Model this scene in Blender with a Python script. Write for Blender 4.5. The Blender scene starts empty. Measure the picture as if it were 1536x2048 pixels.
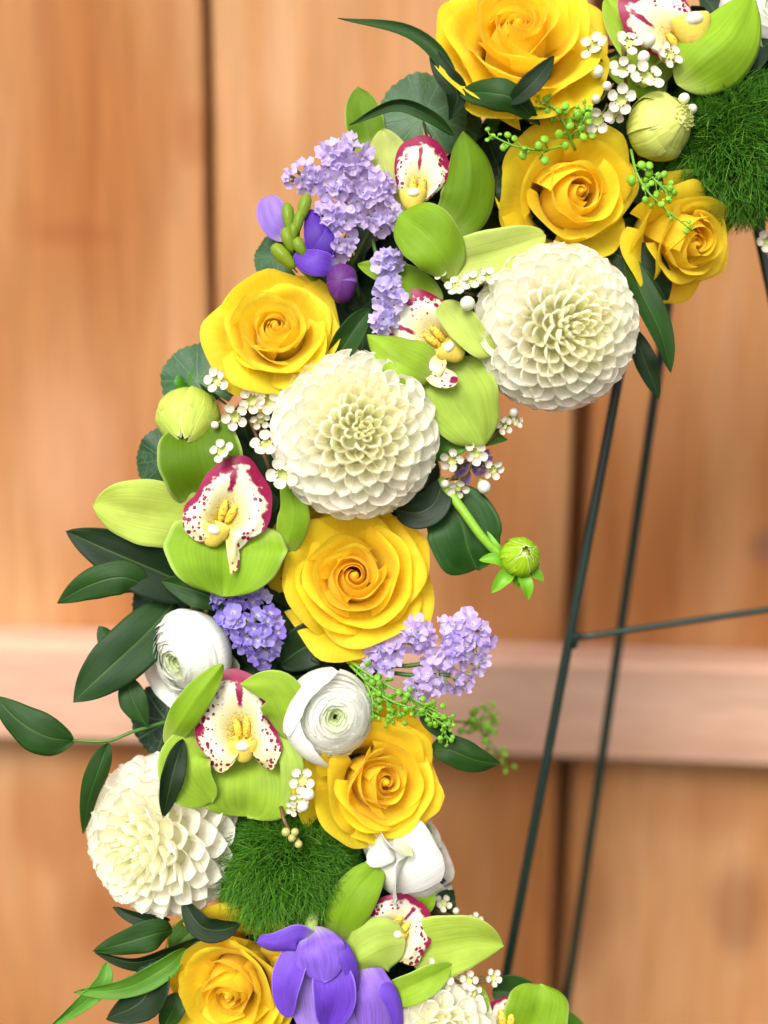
import bpy, math, random
import numpy as np
from mathutils import Vector, Matrix

PI = math.pi
scene = bpy.context.scene
COL = scene.collection

# ------------------------------------------------------------------ camera, world, sun, exposure
S = 0.0002                      # metres per photograph pixel on the wreath's plane
FPX = 2500.0                    # focal length in photograph pixels
D = FPX * S                     # camera to wreath plane: 0.5 m
PITCH = math.radians(13)        # the phone looks slightly down at the wreath
FWD = Vector((0, math.cos(PITCH), -math.sin(PITCH)))
RIGHT = Vector((1, 0, 0))
UP = Vector((0, math.sin(PITCH), math.cos(PITCH)))
CAMPOS = -FWD * D
CROT = Matrix((RIGHT, UP, -FWD)).transposed()      # camera axes as columns

cam_data = bpy.data.cameras.new('camera')
cam = bpy.data.objects.new('camera', cam_data)
COL.objects.link(cam)
cam.matrix_world = Matrix.Translation(CAMPOS) @ CROT.to_4x4()
cam_data.sensor_fit = 'VERTICAL'
cam_data.sensor_height = 36.0
cam_data.sensor_width = 27.0
cam_data.lens = 36.0 * FPX / 2048.0
cam_data.clip_start = 0.01
cam_data.clip_end = 100
cam_data.dof.use_dof = True
cam_data.dof.focus_distance = D - 0.008
cam_data.dof.aperture_fstop = 3.1
scene.camera = cam

SUN_EL, SUN_AZ = math.radians(43), math.radians(200)    # azimuth clockwise from +Y: behind the camera, slightly left
world = bpy.data.worlds.new('World')
scene.world = world
world.use_nodes = True
wn = world.node_tree
wn.nodes.clear()
w_out = wn.nodes.new('ShaderNodeOutputWorld')
w_bg = wn.nodes.new('ShaderNodeBackground')
w_sky = wn.nodes.new('ShaderNodeTexSky')
w_sky.sky_type = 'NISHITA'
w_sky.sun_disc = False
w_sky.sun_elevation = SUN_EL
w_sky.sun_rotation = SUN_AZ
w_sky.dust_density = 4.0
w_hs = wn.nodes.new('ShaderNodeHueSaturation')          # an overcast sky is nearly grey
w_hs.inputs['Saturation'].default_value = 0.25
wn.links.new(w_sky.outputs[0], w_hs.inputs['Color'])
wn.links.new(w_hs.outputs[0], w_bg.inputs['Color'])
w_bg.inputs['Strength'].default_value = 0.15
wn.links.new(w_bg.outputs[0], w_out.inputs[0])

sun_data = bpy.data.lights.new('sun', 'SUN')
sun_data.energy = 1.5
sun_data.angle = math.radians(25)
sun_data.color = (1.0, 0.965, 0.91)
sun = bpy.data.objects.new('sun', sun_data)
COL.objects.link(sun)
sdir = Vector((math.sin(SUN_AZ) * math.cos(SUN_EL), math.cos(SUN_AZ) * math.cos(SUN_EL), math.sin(SUN_EL)))
sun.rotation_euler = sdir.to_track_quat('Z', 'Y').to_euler()

scene.view_settings.view_transform = 'Standard'
scene.view_settings.look = 'None'
scene.view_settings.gamma = 1.0
scene.view_settings.exposure = 0.75
scene.render.engine = 'CYCLES'
scene.cycles.use_denoising = True
scene.cycles.max_bounces = 10
scene.cycles.diffuse_bounces = 5
scene.cycles.glossy_bounces = 3
scene.cycles.transmission_bounces = 6
scene.cycles.caustics_reflective = False
scene.cycles.caustics_refractive = False

# ------------------------------------------------------------------ helpers: space
def P(px, py, h=0.0):
    """photograph pixel + height above the wreath plane (in the same pixel unit) -> world point"""
    dep = (FPX - h) * S
    return CAMPOS + FWD * dep + RIGHT * ((px - 768) * dep / FPX) + UP * ((1024 - py) * dep / FPX)

def kfac(h):
    return (FPX - h) / FPX

def frame(px, py, h, ax=0.0, ay=0.0, spin=0.0, az=1.0):
    """matrix of a thing at a pixel/height whose local +Z leans (ax right, ay up) from the viewer"""
    z = Vector((ax, ay, az)).normalized()
    x = Vector((0, 1, 0)).cross(z).normalized()
    y = z.cross(x)
    R = Matrix((x, y, z)).transposed() @ Matrix.Rotation(spin, 3, 'Z')
    return Matrix.Translation(P(px, py, h)) @ (CROT @ R).to_4x4()

# ------------------------------------------------------------------ helpers: objects
def tag(o, label, cat, group=None):
    o['label'] = label
    o['category'] = cat
    if group:
        o['group'] = group
    return o

def thing(name, label, cat, mat4, group=None):
    o = bpy.data.objects.new(name, None)
    o.empty_display_size = 0.01
    COL.objects.link(o)
    o.matrix_world = mat4
    return tag(o, label, cat, group)

def mesh(name, V, F, mat, uv=None, smooth=True):
    me = bpy.data.meshes.new(name)
    me.from_pydata(np.asarray(V, dtype=float).tolist(), [], F)
    if uv is not None:
        uv = np.asarray(uv, dtype=np.float32)
        lay = me.uv_layers.new(name='UVMap')
        idx = np.zeros(len(me.loops), dtype=np.int32)
        me.loops.foreach_get('vertex_index', idx)
        lay.data.foreach_set('uv', uv[idx].ravel())
    if smooth:
        me.polygons.foreach_set('use_smooth', [True] * len(me.polygons))
    me.materials.append(mat)
    me.update()
    return me

def obj(name, me, parent=None, col=None, mat4=None):
    o = bpy.data.objects.new(name, me)
    COL.objects.link(o)
    if parent is not None:
        o.parent = parent
    if mat4 is not None:
        o.matrix_local = mat4
    if col is not None:
        o.color = (col[0], col[1], col[2], 1)
    return o

_gc = {}
def gridfaces(nu, nv, wrap=False):
    """vertices laid out row by row: index = j*nu + i"""
    key = (nu, nv, wrap)
    if key not in _gc:
        F = []
        for j in range(nv - 1):
            for i in range(nu if wrap else nu - 1):
                i2 = (i + 1) % nu
                F.append((j * nu + i, j * nu + i2, (j + 1) * nu + i2, (j + 1) * nu + i))
        _gc[key] = F
    return _gc[key]

def merge(parts):
    """[(V,F,UV)] -> one"""
    Vs, Fs, Us, off = [], [], [], 0
    for V, F, U in parts:
        V = np.asarray(V)
        Vs.append(V)
        Us.append(np.zeros((len(V), 2)) if U is None else np.asarray(U))
        Fs += [tuple(a + off for a in f) for f in F]
        off += len(V)
    return np.vstack(Vs), Fs, np.vstack(Us)

def crspline(pts, s):
    """Catmull-Rom through pts (n,k) at parameters s in 0..1 (any shape)"""
    p = np.asarray(pts, dtype=float)
    n = len(p)
    e = np.vstack([2 * p[0] - p[1], p, 2 * p[-1] - p[-2]])
    x = np.clip(np.asarray(s), 0, 1) * (n - 1)
    i = np.minimum(x.astype(int), n - 2)
    t = (x - i)[..., None]
    a, b, c, d = e[i], e[i + 1], e[i + 2], e[i + 3]
    return 0.5 * (2 * b + (c - a) * t + (2 * a - 5 * b + 4 * c - d) * t ** 2 + (3 * b - a - 3 * c + d) * t ** 3)

def lin(r, g, b):
    f = lambda c: ((c / 255 + 0.055) / 1.055) ** 2.4 if c > 10 else c / 255 / 12.92
    return (f(r), f(g), f(b))

def vary(c, rng, a=0.06):
    k = 1 + rng.uniform(-a, a)
    return tuple(min(1, max(0, x * k * (1 + rng.uniform(-a, a) * 0.4))) for x in c)

# ------------------------------------------------------------------ helpers: shapes
def cup_petal(prof, theta, hw, drop=0.25, spiral=0.08, ripple=0.0, fold=0.0, point=0.0, ph=0.0, nu=17, nv=16, flare=0.0):
    """a petal lying on a bowl of revolution round local Z; prof = (rho, z) control points from base to rim"""
    u = np.linspace(-1, 1, nu)[None, :] * np.ones((nv, 1))
    v = np.linspace(0, 1, nv)[:, None] ** 0.85 * np.ones((1, nu))
    au = np.abs(u)
    s = v * (1 - drop * au ** 3.0)
    if point:
        s = s * (1 - point * np.minimum(au * 3.0, 1))
    rz = crspline(prof, s)
    rho, z = rz[..., 0], rz[..., 1]
    wav = np.sin(u * 4.1 + ph) + 0.6 * np.sin(u * 8.3 + ph * 2.3) + 0.35 * np.sin(u * 15 + ph * 3.7)
    rho = rho * (1 + spiral * u) + fold * (au ** 2.2) * s ** 3 + ripple * wav * s ** 4
    z = z + ripple * 0.7 * np.sin(u * 5.3 + ph * 1.7) * s ** 4 - fold * 0.35 * (au ** 2.2) * s ** 4 + flare * s ** 6 * np.cos(u * 3 + ph)
    ang = theta + u * hw * (1 - 0.25 * (1 - v))
    V = np.stack([rho * np.cos(ang), rho * np.sin(ang), z], -1).reshape(-1, 3)
    U = np.stack([(u + 1) / 2, v], -1).reshape(-1, 2)
    return V, gridfaces(nu, nv), U

def rose_petal(prof, theta, hw, drop, e, spiral, roll, side, wave, ph, nu=25, nv=24):
    """cup petal with a rim and side edges that roll outward and leave a pointed tip"""
    u = np.linspace(-1, 1, nu)[None, :] * np.ones((nv, 1))
    v = (np.linspace(0, 1, nv)[:, None] ** 0.8) * np.ones((1, nu))
    au = np.abs(u)
    s = v * (1 - drop * au ** e + 0.012 * np.sin(7 * u + ph) + 0.008 * np.sin(13 * u + 2 * ph))
    rz = crspline(prof, s)
    rho, z = rz[..., 0], rz[..., 1]
    er = np.clip((v - 0.78) / 0.22, 0, 1)
    eu = np.clip((au - 0.45) / 0.55, 0, 1) * np.clip(v * 1.6 - 0.5, 0, 1)
    k = roll * (0.55 + 0.45 * np.sin(2.2 * u + ph) ** 2)
    rho = rho * (1 + spiral * u) + k * er ** 1.8 + side * eu ** 2
    z = z - k * 0.75 * er ** 3 - side * 0.30 * eu ** 3
    rho = rho + wave * v ** 2 * (np.sin(3.1 * u + ph) * np.sin(4.0 * v + ph) + 0.5 * np.sin(6.5 * u + 2 * ph) * v)
    z = z + wave * 0.7 * v ** 3 * np.sin(4.3 * u + 1.7 * ph)
    ang = theta + u * hw * (1 - 0.25 * (1 - v))
    V = np.stack([rho * np.cos(ang), rho * np.sin(ang), z], -1).reshape(-1, 3)
    U = np.stack([(u + 1) / 2, v], -1).reshape(-1, 2)
    return V, gridfaces(nu, nv), U

def blade(spine, width, p=0.6, q=0.6, cup=0.0, roll=0.0, twist=0.0, crease=0.0, ripple=0.0, ph=0.0, base=0.04, nu=17, nv=28, skew=0.0, curl=0.0, wave=0.018):
    """a leaf or tepal along a spine of (x, y, z); width direction starts square to the spine in the picture plane.
    cup: how far the edges rise towards local +Z, as a fraction of the half width (arc); crease: V along the midrib"""
    vv = np.linspace(0, 1, nv)
    v = 0.35 * vv + 0.65 * (0.5 - 0.5 * np.cos(vv * PI))
    C = crspline(np.asarray(spine, float), v)
    Cp = crspline(np.asarray(spine, float), np.clip(v + 0.01, 0, 1)) - crspline(np.asarray(spine, float), np.clip(v - 0.01, 0, 1))
    T = Cp
    T /= np.linalg.norm(T, axis=1)[:, None] + 1e-12
    Nn = np.array([0, 0, 1.0])[None, :] - T * T[:, 2:3]
    ln = np.linalg.norm(Nn, axis=1)[:, None]
    Nn = np.where(ln > 1e-3, Nn / np.maximum(ln, 1e-3), np.array([0, 1.0, 0])[None, :])
    B = np.cross(T, Nn)
    a = roll + twist * v
    ca, sa = np.cos(a)[:, None], np.sin(a)[:, None]
    B2, N2 = B * ca + Nn * sa, Nn * ca - B * sa
    vm = p / (p + q)
    w = (v ** p) * ((1 - v) ** q) / ((vm ** p) * ((1 - vm) ** q))
    w = np.maximum(w, base * (1 - v)) * width / 2
    sd = float(np.abs(np.asarray(spine)).sum()) * 977.0
    w = w * (1 + 0.02 * np.sin(v * 9 + sd) + 0.012 * np.sin(v * 21 + 2 * sd))
    u = np.linspace(-1, 1, nu)
    cup_v = cup * (np.sin(np.clip(v * 1.15, 0, 1) * PI * 0.5) ** 0.6)
    c = np.maximum(np.abs(cup_v), 1e-3)[:, None]
    xx = np.sin(u[None, :] * c) / c * w[:, None]
    zz = (1 - np.cos(u[None, :] * c)) / c * w[:, None] * np.sign(cup if cup else 1)
    zz = zz + crease * np.abs(u)[None, :] ** 0.8 * w[:, None]
    rp = ripple * width * (np.sin(v * 11 + ph)[:, None] * np.sign(u)[None, :] + 0.7 * np.sin(v * 17 + ph * 2)[:, None]) * np.abs(u)[None, :] ** 2.5
    und = wave * width * (np.sin(v * 5.3 + sd)[:, None] * np.sin(u * 2.2 + sd * 1.3)[None, :] + 0.6 * np.sin(v * 9.1 + sd * 0.7)[:, None] * np.cos(u * 3.7 + sd)[None, :])
    zz = zz + rp + und + curl * width * (np.abs(u)[None, :] ** 4) * -1
    xx = xx + skew * width * np.sin(v * PI)[:, None]
    V = C[:, None, :] + B2[:, None, :] * xx[..., None] + N2[:, None, :] * zz[..., None]
    U = np.stack([(u[None, :] + 1) / 2 * np.ones((nv, 1)), v[:, None] * np.ones((1, nu))], -1)
    return V.reshape(-1, 3), gridfaces(nu, nv), U.reshape(-1, 2)

def tube(pts, r0, r1=None, n=8, m=None, cap=True):
    r1 = r0 if r1 is None else r1
    m = m or max(2, 5 * (len(pts) - 1))
    v = np.linspace(0, 1, m)
    C = crspline(np.asarray(pts, float), v) if len(pts) > 2 else np.asarray(pts[0], float)[None] * (1 - v)[:, None] + np.asarray(pts[-1], float)[None] * v[:, None]
    T = np.gradient(C, axis=0)
    T /= np.linalg.norm(T, axis=1)[:, None] + 1e-12
    ref = np.array([0.31, 0.17, 0.93])
    A = np.cross(T, ref); A /= np.linalg.norm(A, axis=1)[:, None] + 1e-12
    B = np.cross(T, A)
    r = (r0 + (r1 - r0) * v)[:, None, None]
    a = np.linspace(0, 2 * PI, n, endpoint=False)
    V = C[:, None, :] + r * (A[:, None, :] * np.cos(a)[None, :, None] + B[:, None, :] * np.sin(a)[None, :, None])
    F = list(gridfaces(n, m, True))
    if cap:
        F.append(tuple(range(n - 1, -1, -1)))
        F.append(tuple((m - 1) * n + i for i in range(n)))
    U = np.stack([np.tile(np.linspace(0, 1, n), (m, 1)), np.tile(v[:, None], (1, n))], -1).reshape(-1, 2)
    return V.reshape(-1, 3), F, U

def ellipsoid(rx, ry, rz, n=14, m=9, c=(0, 0, 0), bump=0.0, seed=0, power=1.0):
    th = np.linspace(0, PI, m)[:, None]
    ph = np.linspace(0, 2 * PI, n, endpoint=False)[None, :]
    k = 1 + bump * np.sin(3 * ph + seed) * np.sin(th) ** 2
    V = np.stack([rx * k * np.sin(th) ** power * np.cos(ph), ry * k * np.sin(th) ** power * np.sin(ph), rz * np.cos(th) * np.ones_like(ph)], -1).reshape(-1, 3) + np.array(c)
    U = np.stack([ph / (2 * PI) * np.ones_like(th), 1 - th / PI * np.ones_like(ph)], -1).reshape(-1, 2)
    return V, gridfaces(n, m, True), U

def place(V, M):
    M = np.array(M)
    return np.asarray(V) @ M[:3, :3].T + M[:3, 3]

# ------------------------------------------------------------------ materials
class NT:
    def __init__(self, name):
        self.m = bpy.data.materials.new(name)
        self.m.use_nodes = True
        self.t = self.m.node_tree
        self.t.nodes.clear()
    def n(self, kind, props=None, **inp):
        nd = self.t.nodes.new('ShaderNode' + kind)
        for k, v in (props or {}).items():
            setattr(nd, k, v)
        for k, v in inp.items():
            key = k.replace('_', ' ')
            sock = nd.inputs[int(k[1:])] if k[0] == 'i' and k[1:].isdigit() else nd.inputs[key]
            if hasattr(v, 'is_output'):
                self.t.links.new(v, sock)
            else:
                if isinstance(v, (tuple, list)) and len(v) == 3 and sock.type == 'RGBA':
                    v = (*v, 1)
                sock.default_value = v
        return nd
    def math(self, op, a, b=0.0, clamp=False):
        return self.n('Math', {'operation': op, 'use_clamp': clamp}, i0=a, i1=b).outputs[0]
    def mix(self, f, a, b, mode='MIX'):
        nd = self.n('Mix', {'data_type': 'RGBA', 'blend_type': mode})
        for i, v in ((0, f), (6, a), (7, b)):
            if hasattr(v, 'is_output'):
                self.t.links.new(v, nd.inputs[i])
            else:
                nd.inputs[i].default_value = (*v, 1) if isinstance(v, tuple) and len(v) == 3 else v
        return nd.outputs[2]
    def ramp(self, f, stops, interp='LINEAR'):
        nd = self.n('ValToRGB', None, Fac=f)
        cr = nd.color_ramp
        cr.interpolation = interp
        while len(cr.elements) < len(stops):
            cr.elements.new(0.5)
        for e, (p, c) in zip(cr.elements, stops):
            e.position = p
            e.color = (c, c, c, 1) if isinstance(c, (int, float)) else (*c, 1)
        return nd.outputs[0]
    def smooth(self, x, a, b):
        return self.n('MapRange', {'interpolation_type': 'SMOOTHSTEP'}, i0=x, i1=a, i2=b, i3=0.0, i4=1.0).outputs[0]
    def uv(self):
        u = self.n('UVMap').outputs[0]
        s = self.n('SeparateXYZ', None, Vector=u)
        return u, s.outputs[0], s.outputs[1]
    def stretch(self, vec, sc):
        return self.n('Mapping', None, Vector=vec, Scale=sc).outputs[0]
    def noise(self, vec, scale, detail=3.0, rough=0.55, **kw):
        return self.n('TexNoise', None, Vector=vec, Scale=scale, Detail=detail, Roughness=rough, **kw)
    def finish(self, col, rough=0.5, spec=0.3, trans=0.0, bump=None, bstr=0.2, bdist=0.001, tcol=None, sheen=0.0, metallic=0.0, coat=0.0):
        b = self.n('BsdfPrincipled')
        L = self.t.links
        def put(key, v):
            if hasattr(v, 'is_output'):
                L.new(v, b.inputs[key])
            else:
                b.inputs[key].default_value = (*v, 1) if isinstance(v, tuple) and len(v) == 3 else v
        put('Base Color', col); put('Roughness', rough); put('Specular IOR Level', spec); put('Metallic', metallic)
        if sheen:
            put('Sheen Weight', sheen); put('Sheen Roughness', 0.4)
        if coat:
            put('Coat Weight', coat); put('Coat Roughness', 0.25)
        nrm = None
        if bump is not None:
            nrm = self.n('Bump', None, Strength=bstr, Distance=bdist, Height=bump).outputs[0]
            L.new(nrm, b.inputs['Normal'])
        out = b.outputs[0]
        if trans:
            t = self.n('BsdfTranslucent')
            tc = tcol if tcol is not None else col
            if hasattr(tc, 'is_output'):
                L.new(tc, t.inputs['Color'])
            else:
                t.inputs['Color'].default_value = (*tc, 1)
            if nrm is not None:
                L.new(nrm, t.inputs['Normal'])
            mx = self.n('MixShader', None, i0=trans)
            L.new(out, mx.inputs[1]); L.new(t.outputs[0], mx.inputs[2])
            out = mx.outputs[0]
        o = self.n('OutputMaterial')
        L.new(out, o.inputs['Surface'])
        return self.m

def petal_material(name, base_col, base_amt, trans, rough=0.5, vein=(30, 2.5), vein_amt=0.12, bstr=0.15, tip=None, tip_at=0.93, blotch=0.1, bdist=0.0004, spec=0.3, sheen=0.0, rim=None):
    """object colour on the petal, base_col towards its foot, fine lengthwise veins, faint blotches, an optional rim tint"""
    t = NT(name)
    uv, u, v = t.uv()
    info = t.n('ObjectInfo')
    rnd = info.outputs['Random']
    off = t.n('CombineXYZ', None, X=t.math('MULTIPLY', rnd, 37.0), Y=t.math('MULTIPLY', rnd, 91.0), Z=0.0).outputs[0]
    uvo = t.n('VectorMath', {'operation': 'ADD'}, i0=uv, i1=off).outputs[0]
    col = t.mix(t.math('MULTIPLY', t.smooth(v, base_amt, 0.0), 0.9), info.outputs['Color'], base_col)
    vn = t.noise(t.stretch(uvo, (vein[0], vein[1], 1)), 1.0, 4.0).outputs[0]
    col = t.mix(vein_amt, col, t.mix(1.0, col, t.ramp(vn, [(0.3, 0.35), (0.62, 1.0)]), 'MULTIPLY'))
    bl = t.noise(uvo, 2.6, 3.0).outputs[0]
    col = t.mix(blotch, col, t.mix(1.0, col, t.ramp(bl, [(0.35, 0.45), (0.6, 1.0)]), 'MULTIPLY'))
    if tip is not None:
        e = t.math('ADD', v, t.math('MULTIPLY', t.math('SUBTRACT', bl, 0.5), 0.18))
        col = t.mix(t.math('MULTIPLY', t.smooth(e, tip_at, 1.03), 0.8), col, tip)
    if rim is not None:
        eu = t.math('MULTIPLY', t.math('ABSOLUTE', t.math('SUBTRACT', u, 0.5)), 2.0)
        col = t.mix(t.math('MULTIPLY', t.smooth(eu, 0.90, 0.985), 0.55), col, rim)
    return t.finish(col, rough, spec, trans, vn, bstr, bdist, sheen=sheen)

M_ROSE = petal_material('rose_petal', lin(250, 214, 70), 0.35, 0.52, 0.65, (34, 1.6), 0.12, 0.3, tip=lin(236, 200, 60), tip_at=0.97, blotch=0.06, sheen=0.1)
M_DAHLIA = petal_material('dahlia_petal', lin(240, 240, 188), 0.40, 0.50, 0.5, (16, 1.6), 0.05, 0.16, tip=lin(236, 226, 205), tip_at=0.98, blotch=0.04)
M_RANUN = petal_material('ranunculus_petal', lin(214, 224, 170), 0.45, 0.30, 0.5, (60, 1.2), 0.2, 0.6, blotch=0.06)
M_BUDPETAL = petal_material('bud_petal', lin(170, 200, 50), 0.5, 0.2, 0.5, (14, 1.2), 0.5, 0.3, blotch=0.15, tip=lin(238, 238, 190), tip_at=0.9)
M_FREESIA = petal_material('freesia_petal', lin(205, 195, 190), 0.28, 0.28, 0.5, (46, 1.6), 0.6, 0.2, blotch=0.35, rim=lin(176, 140, 236))
M_TEPAL = petal_material('orchid_tepal', lin(196, 212, 110), 0.3, 0.40, 0.55, (40, 0.7), 0.25, 0.3, blotch=0.28, rim=lin(206, 224, 130), tip=lin(205, 222, 120), tip_at=0.98, spec=0.2)
M_SEPAL = petal_material('green_sepal', lin(90, 140, 30), 0.5, 0.12, 0.42, (14, 1.4), 0.2, 0.2, blotch=0.15)

def leaf_material(name, rough=0.52, spec=0.25, trans=0.1, veins=42, coat=0.0, rib=lin(120, 160, 70)):
    t = NT(name)
    uv, u, v = t.uv()
    info = t.n('ObjectInfo')
    rnd = info.outputs['Random']
    off = t.n('CombineXYZ', None, X=t.math('MULTIPLY', rnd, 17.0), Y=t.math('MULTIPLY', rnd, 53.0), Z=0.0).outputs[0]
    uvo = t.n('VectorMath', {'operation': 'ADD'}, i0=uv, i1=off).outputs[0]
    vn = t.noise(t.stretch(uvo, (veins, 1.1, 1)), 1.0, 3.0).outputs[0]
    bl = t.noise(uvo, 3.0, 4.0).outputs[0]
    col = t.mix(0.45, info.outputs['Color'], t.mix(1.0, info.outputs['Color'], t.ramp(vn, [(0.3, 0.45), (0.7, 1.35)]), 'MULTIPLY'))
    col = t.mix(0.5, col, t.mix(1.0, col, t.ramp(bl, [(0.3, 0.55), (0.7, 1.3)]), 'MULTIPLY'))
    mid = t.math('ABSOLUTE', t.math('SUBTRACT', u, 0.5))
    ribm = t.math('MULTIPLY', t.smooth(mid, 0.028, 0.006), 0.16)
    col = t.mix(ribm, col, rib)
    hgt = t.math('ADD', vn, t.math('MULTIPLY', t.smooth(mid, 0.05, 0.0), -0.8))
    return t.finish(col, t.math('ADD', rough - 0.08, t.math('MULTIPLY', bl, 0.2)), spec, trans, hgt, 0.35, 0.0005, coat=coat)

M_LEAF = leaf_material('ruscus_leaf')
M_BROADLEAF = leaf_material('broad_leaf', 0.48, 0.28, 0.1, 24)

def galax_material():
    t = NT('galax_leaf')
    uv, u, v = t.uv()                       # u angle, v radius
    tc = t.n('TexCoord').outputs['Object']
    info = t.n('ObjectInfo')
    bl = t.noise(tc, 70.0, 4.0).outputs[0]
    vor = t.n('TexVoronoi', {'feature': 'DISTANCE_TO_EDGE'}, Vector=tc, Scale=260.0).outputs[0]
    radial = t.math('ABSOLUTE', t.math('SUBTRACT', t.math('FRACT', t.math('MULTIPLY', u, 9.0)), 0.5))
    wv = t.math('MULTIPLY', v, 1.0)
    rv = t.smooth(t.math('MULTIPLY', radial, wv), 0.035, 0.0)
    net = t.smooth(vor, 0.06, 0.0)
    vein = t.math('MAXIMUM', rv, t.math('MULTIPLY', net, 0.45))
    col = t.mix(t.math('MULTIPLY', vein, 0.28), info.outputs['Color'], lin(130, 160, 110))
    col = t.mix(0.5, col, t.mix(1.0, col, t.ramp(bl, [(0.3, 0.5), (0.7, 1.25)]), 'MULTIPLY'))
    return t.finish(col, 0.46, 0.3, 0.08, t.math('MULTIPLY', vein, -1.0), 0.3, 0.0006)
M_GALAX = galax_material()

def lip_material():
    """cream lip with a burgundy rim, burgundy spots and a middle streak; uv: x = angle across the lip 0..1, y = radius 0..1"""
    t = NT('orchid_lip')
    uv, u, v = t.uv()
    info = t.n('ObjectInfo')
    tc = t.n('TexCoord').outputs['Object']
    rnd = info.outputs['Random']
    off = t.n('CombineXYZ', None, X=rnd, Y=rnd, Z=rnd).outputs[0]
    tco = t.n('VectorMath', {'operation': 'ADD'}, i0=tc, i1=off).outputs[0]
    nz = t.noise(tco, 420.0, 3.0).outputs[0]
    nz2 = t.noise(tco, 170.0, 2.0).outputs[0]
    mid = t.math('ABSOLUTE', t.math('SUBTRACT', u, 0.5))
    # rim band: widest at the middle lobe, fading on the side lobes
    amt = info.outputs['Alpha']
    band = t.math('ADD', t.math('MULTIPLY', t.smooth(mid, 0.44, 0.12), 0.20), t.math('MULTIPLY', t.math('SUBTRACT', nz2, 0.5), 0.35))
    edge = t.math('ADD', v, band)
    edge = t.math('ADD', edge, t.math('MULTIPLY', t.math('SUBTRACT', nz, 0.5), 0.22))
    rim = t.math('MULTIPLY', t.smooth(edge, 0.99, 1.06), t.smooth(v, 0.62, 0.8))
    warp = t.n('VectorMath', {'operation': 'ADD'}, i0=tco, i1=t.n('VectorMath', {'operation': 'SCALE'}, i0=t.noise(tco, 300.0, 2.0).outputs['Color'], Scale=0.0016).outputs[0]).outputs[0]
    vor = t.n('TexVoronoi', {'feature': 'F1'}, Vector=warp, Scale=520.0, Randomness=0.85)
    keep = t.n('SeparateColor', None, Color=vor.outputs['Color']).outputs[0]
    rad = t.math('MULTIPLY', t.smooth(v, 0.30, 0.95), 0.72)
    spot = t.smooth(t.math('SUBTRACT', vor.outputs['Distance'], t.math('MULTIPLY', rad, keep)), 0.04, -0.02)
    spot = t.math('MULTIPLY', spot, t.smooth(v, 0.38, 0.5))
    spot = t.math('MULTIPLY', spot, t.smooth(mid, 0.05, 0.12))
    streak = t.math('MULTIPLY', t.smooth(t.math('ADD', mid, t.math('MULTIPLY', t.math('SUBTRACT', nz, 0.5), 0.03)), 0.017, 0.008), t.math('MULTIPLY', t.smooth(v, 0.42, 0.5), t.smooth(v, 0.86, 0.78)))
    m = t.math('MAXIMUM', t.math('MAXIMUM', rim, spot), streak)
    cream = t.mix(t.smooth(v, 0.75, 0.15), lin(232, 226, 200), lin(222, 204, 96))
    cream = t.mix(t.math('MULTIPLY', t.smooth(mid, 0.33, 0.5), 0.65), cream, lin(214, 208, 110))
    spk = t.math('MULTIPLY', t.smooth(t.noise(tco, 1500.0, 1.0).outputs[0], 0.56, 0.62), t.smooth(v, 0.5, 0.25))
    cream = t.mix(t.math('MULTIPLY', spk, 0.8), cream, lin(140, 78, 40))
    dark = t.mix(nz, lin(128, 8, 50), lin(165, 28, 88))
    col = t.mix(m, cream, dark)
    return t.finish(col, 0.42, 0.35, 0.25, nz, 0.12, 0.0003)
M_LIP = lip_material()

def plain_material(name, c, rough=0.5, spec=0.35, trans=0.0, nscale=300.0, namt=0.25, bstr=0.15, metallic=0.0, c2=None, usecol=False):
    t = NT(name)
    tc = t.n('TexCoord').outputs['Object']
    nz = t.noise(tc, nscale, 3.0).outputs[0]
    if usecol:
        c = t.n('ObjectInfo').outputs['Color']
    col = t.mix(namt, c, t.mix(1.0, c, t.ramp(nz, [(0.3, 0.35), (0.7, 1.2)]), 'MULTIPLY'))
    if c2 is not None:
        col = t.mix(t.smooth(nz, 0.5, 0.65), col, c2)
    return t.finish(col, rough, spec, trans, nz, bstr, 0.0003, metallic=metallic)

M_COLUMN = plain_material('orchid_column', lin(236, 214, 92), 0.4, 0.4, 0.15, 500, 0.2, 0.1, c2=lin(230, 190, 90))
M_CAP = plain_material('anther_cap', lin(240, 230, 200), 0.35, 0.45, 0.1, 400, 0.08, 0.05)
M_KEEL = plain_material('lip_keel', lin(240, 214, 80), 0.45, 0.3, 0.15, 900, 0.1, 0.1, c2=lin(190, 120, 50))
M_STEM = plain_material('green_stem', lin(105, 150, 40), 0.45, 0.35, 0.0, 400, 0.3, 0.15, usecol=True)
M_POD = plain_material('seed_pod', lin(120, 180, 30), 0.4, 0.4, 0.12, 500, 0.3, 0.1, usecol=True)
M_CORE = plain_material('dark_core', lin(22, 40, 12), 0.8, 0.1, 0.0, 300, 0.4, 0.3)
M_FOAM = plain_material('floral_foam', lin(30, 52, 28), 0.95, 0.05, 0.0, 500, 0.4, 0.5)
M_WIRE = plain_material('easel_paint', lin(22, 44, 36), 0.38, 0.5, 0.0, 250, 0.35, 0.1)
M_WAXPETAL = plain_material('wax_petal', lin(224, 216, 196), 0.4, 0.4, 0.25, 500, 0.08, 0.1)
M_WAXCUP = plain_material('wax_cup', lin(196, 206, 110), 0.35, 0.45, 0.1, 700, 0.25, 0.1)
M_STAMEN = plain_material('stamen', lin(122, 72, 40), 0.5, 0.3, 0.0, 700, 0.3, 0.1)
M_WAXBUD = plain_material('wax_bud', lin(250, 248, 238), 0.3, 0.5, 0.2, 500, 0.08, 0.05, usecol=True)

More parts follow.
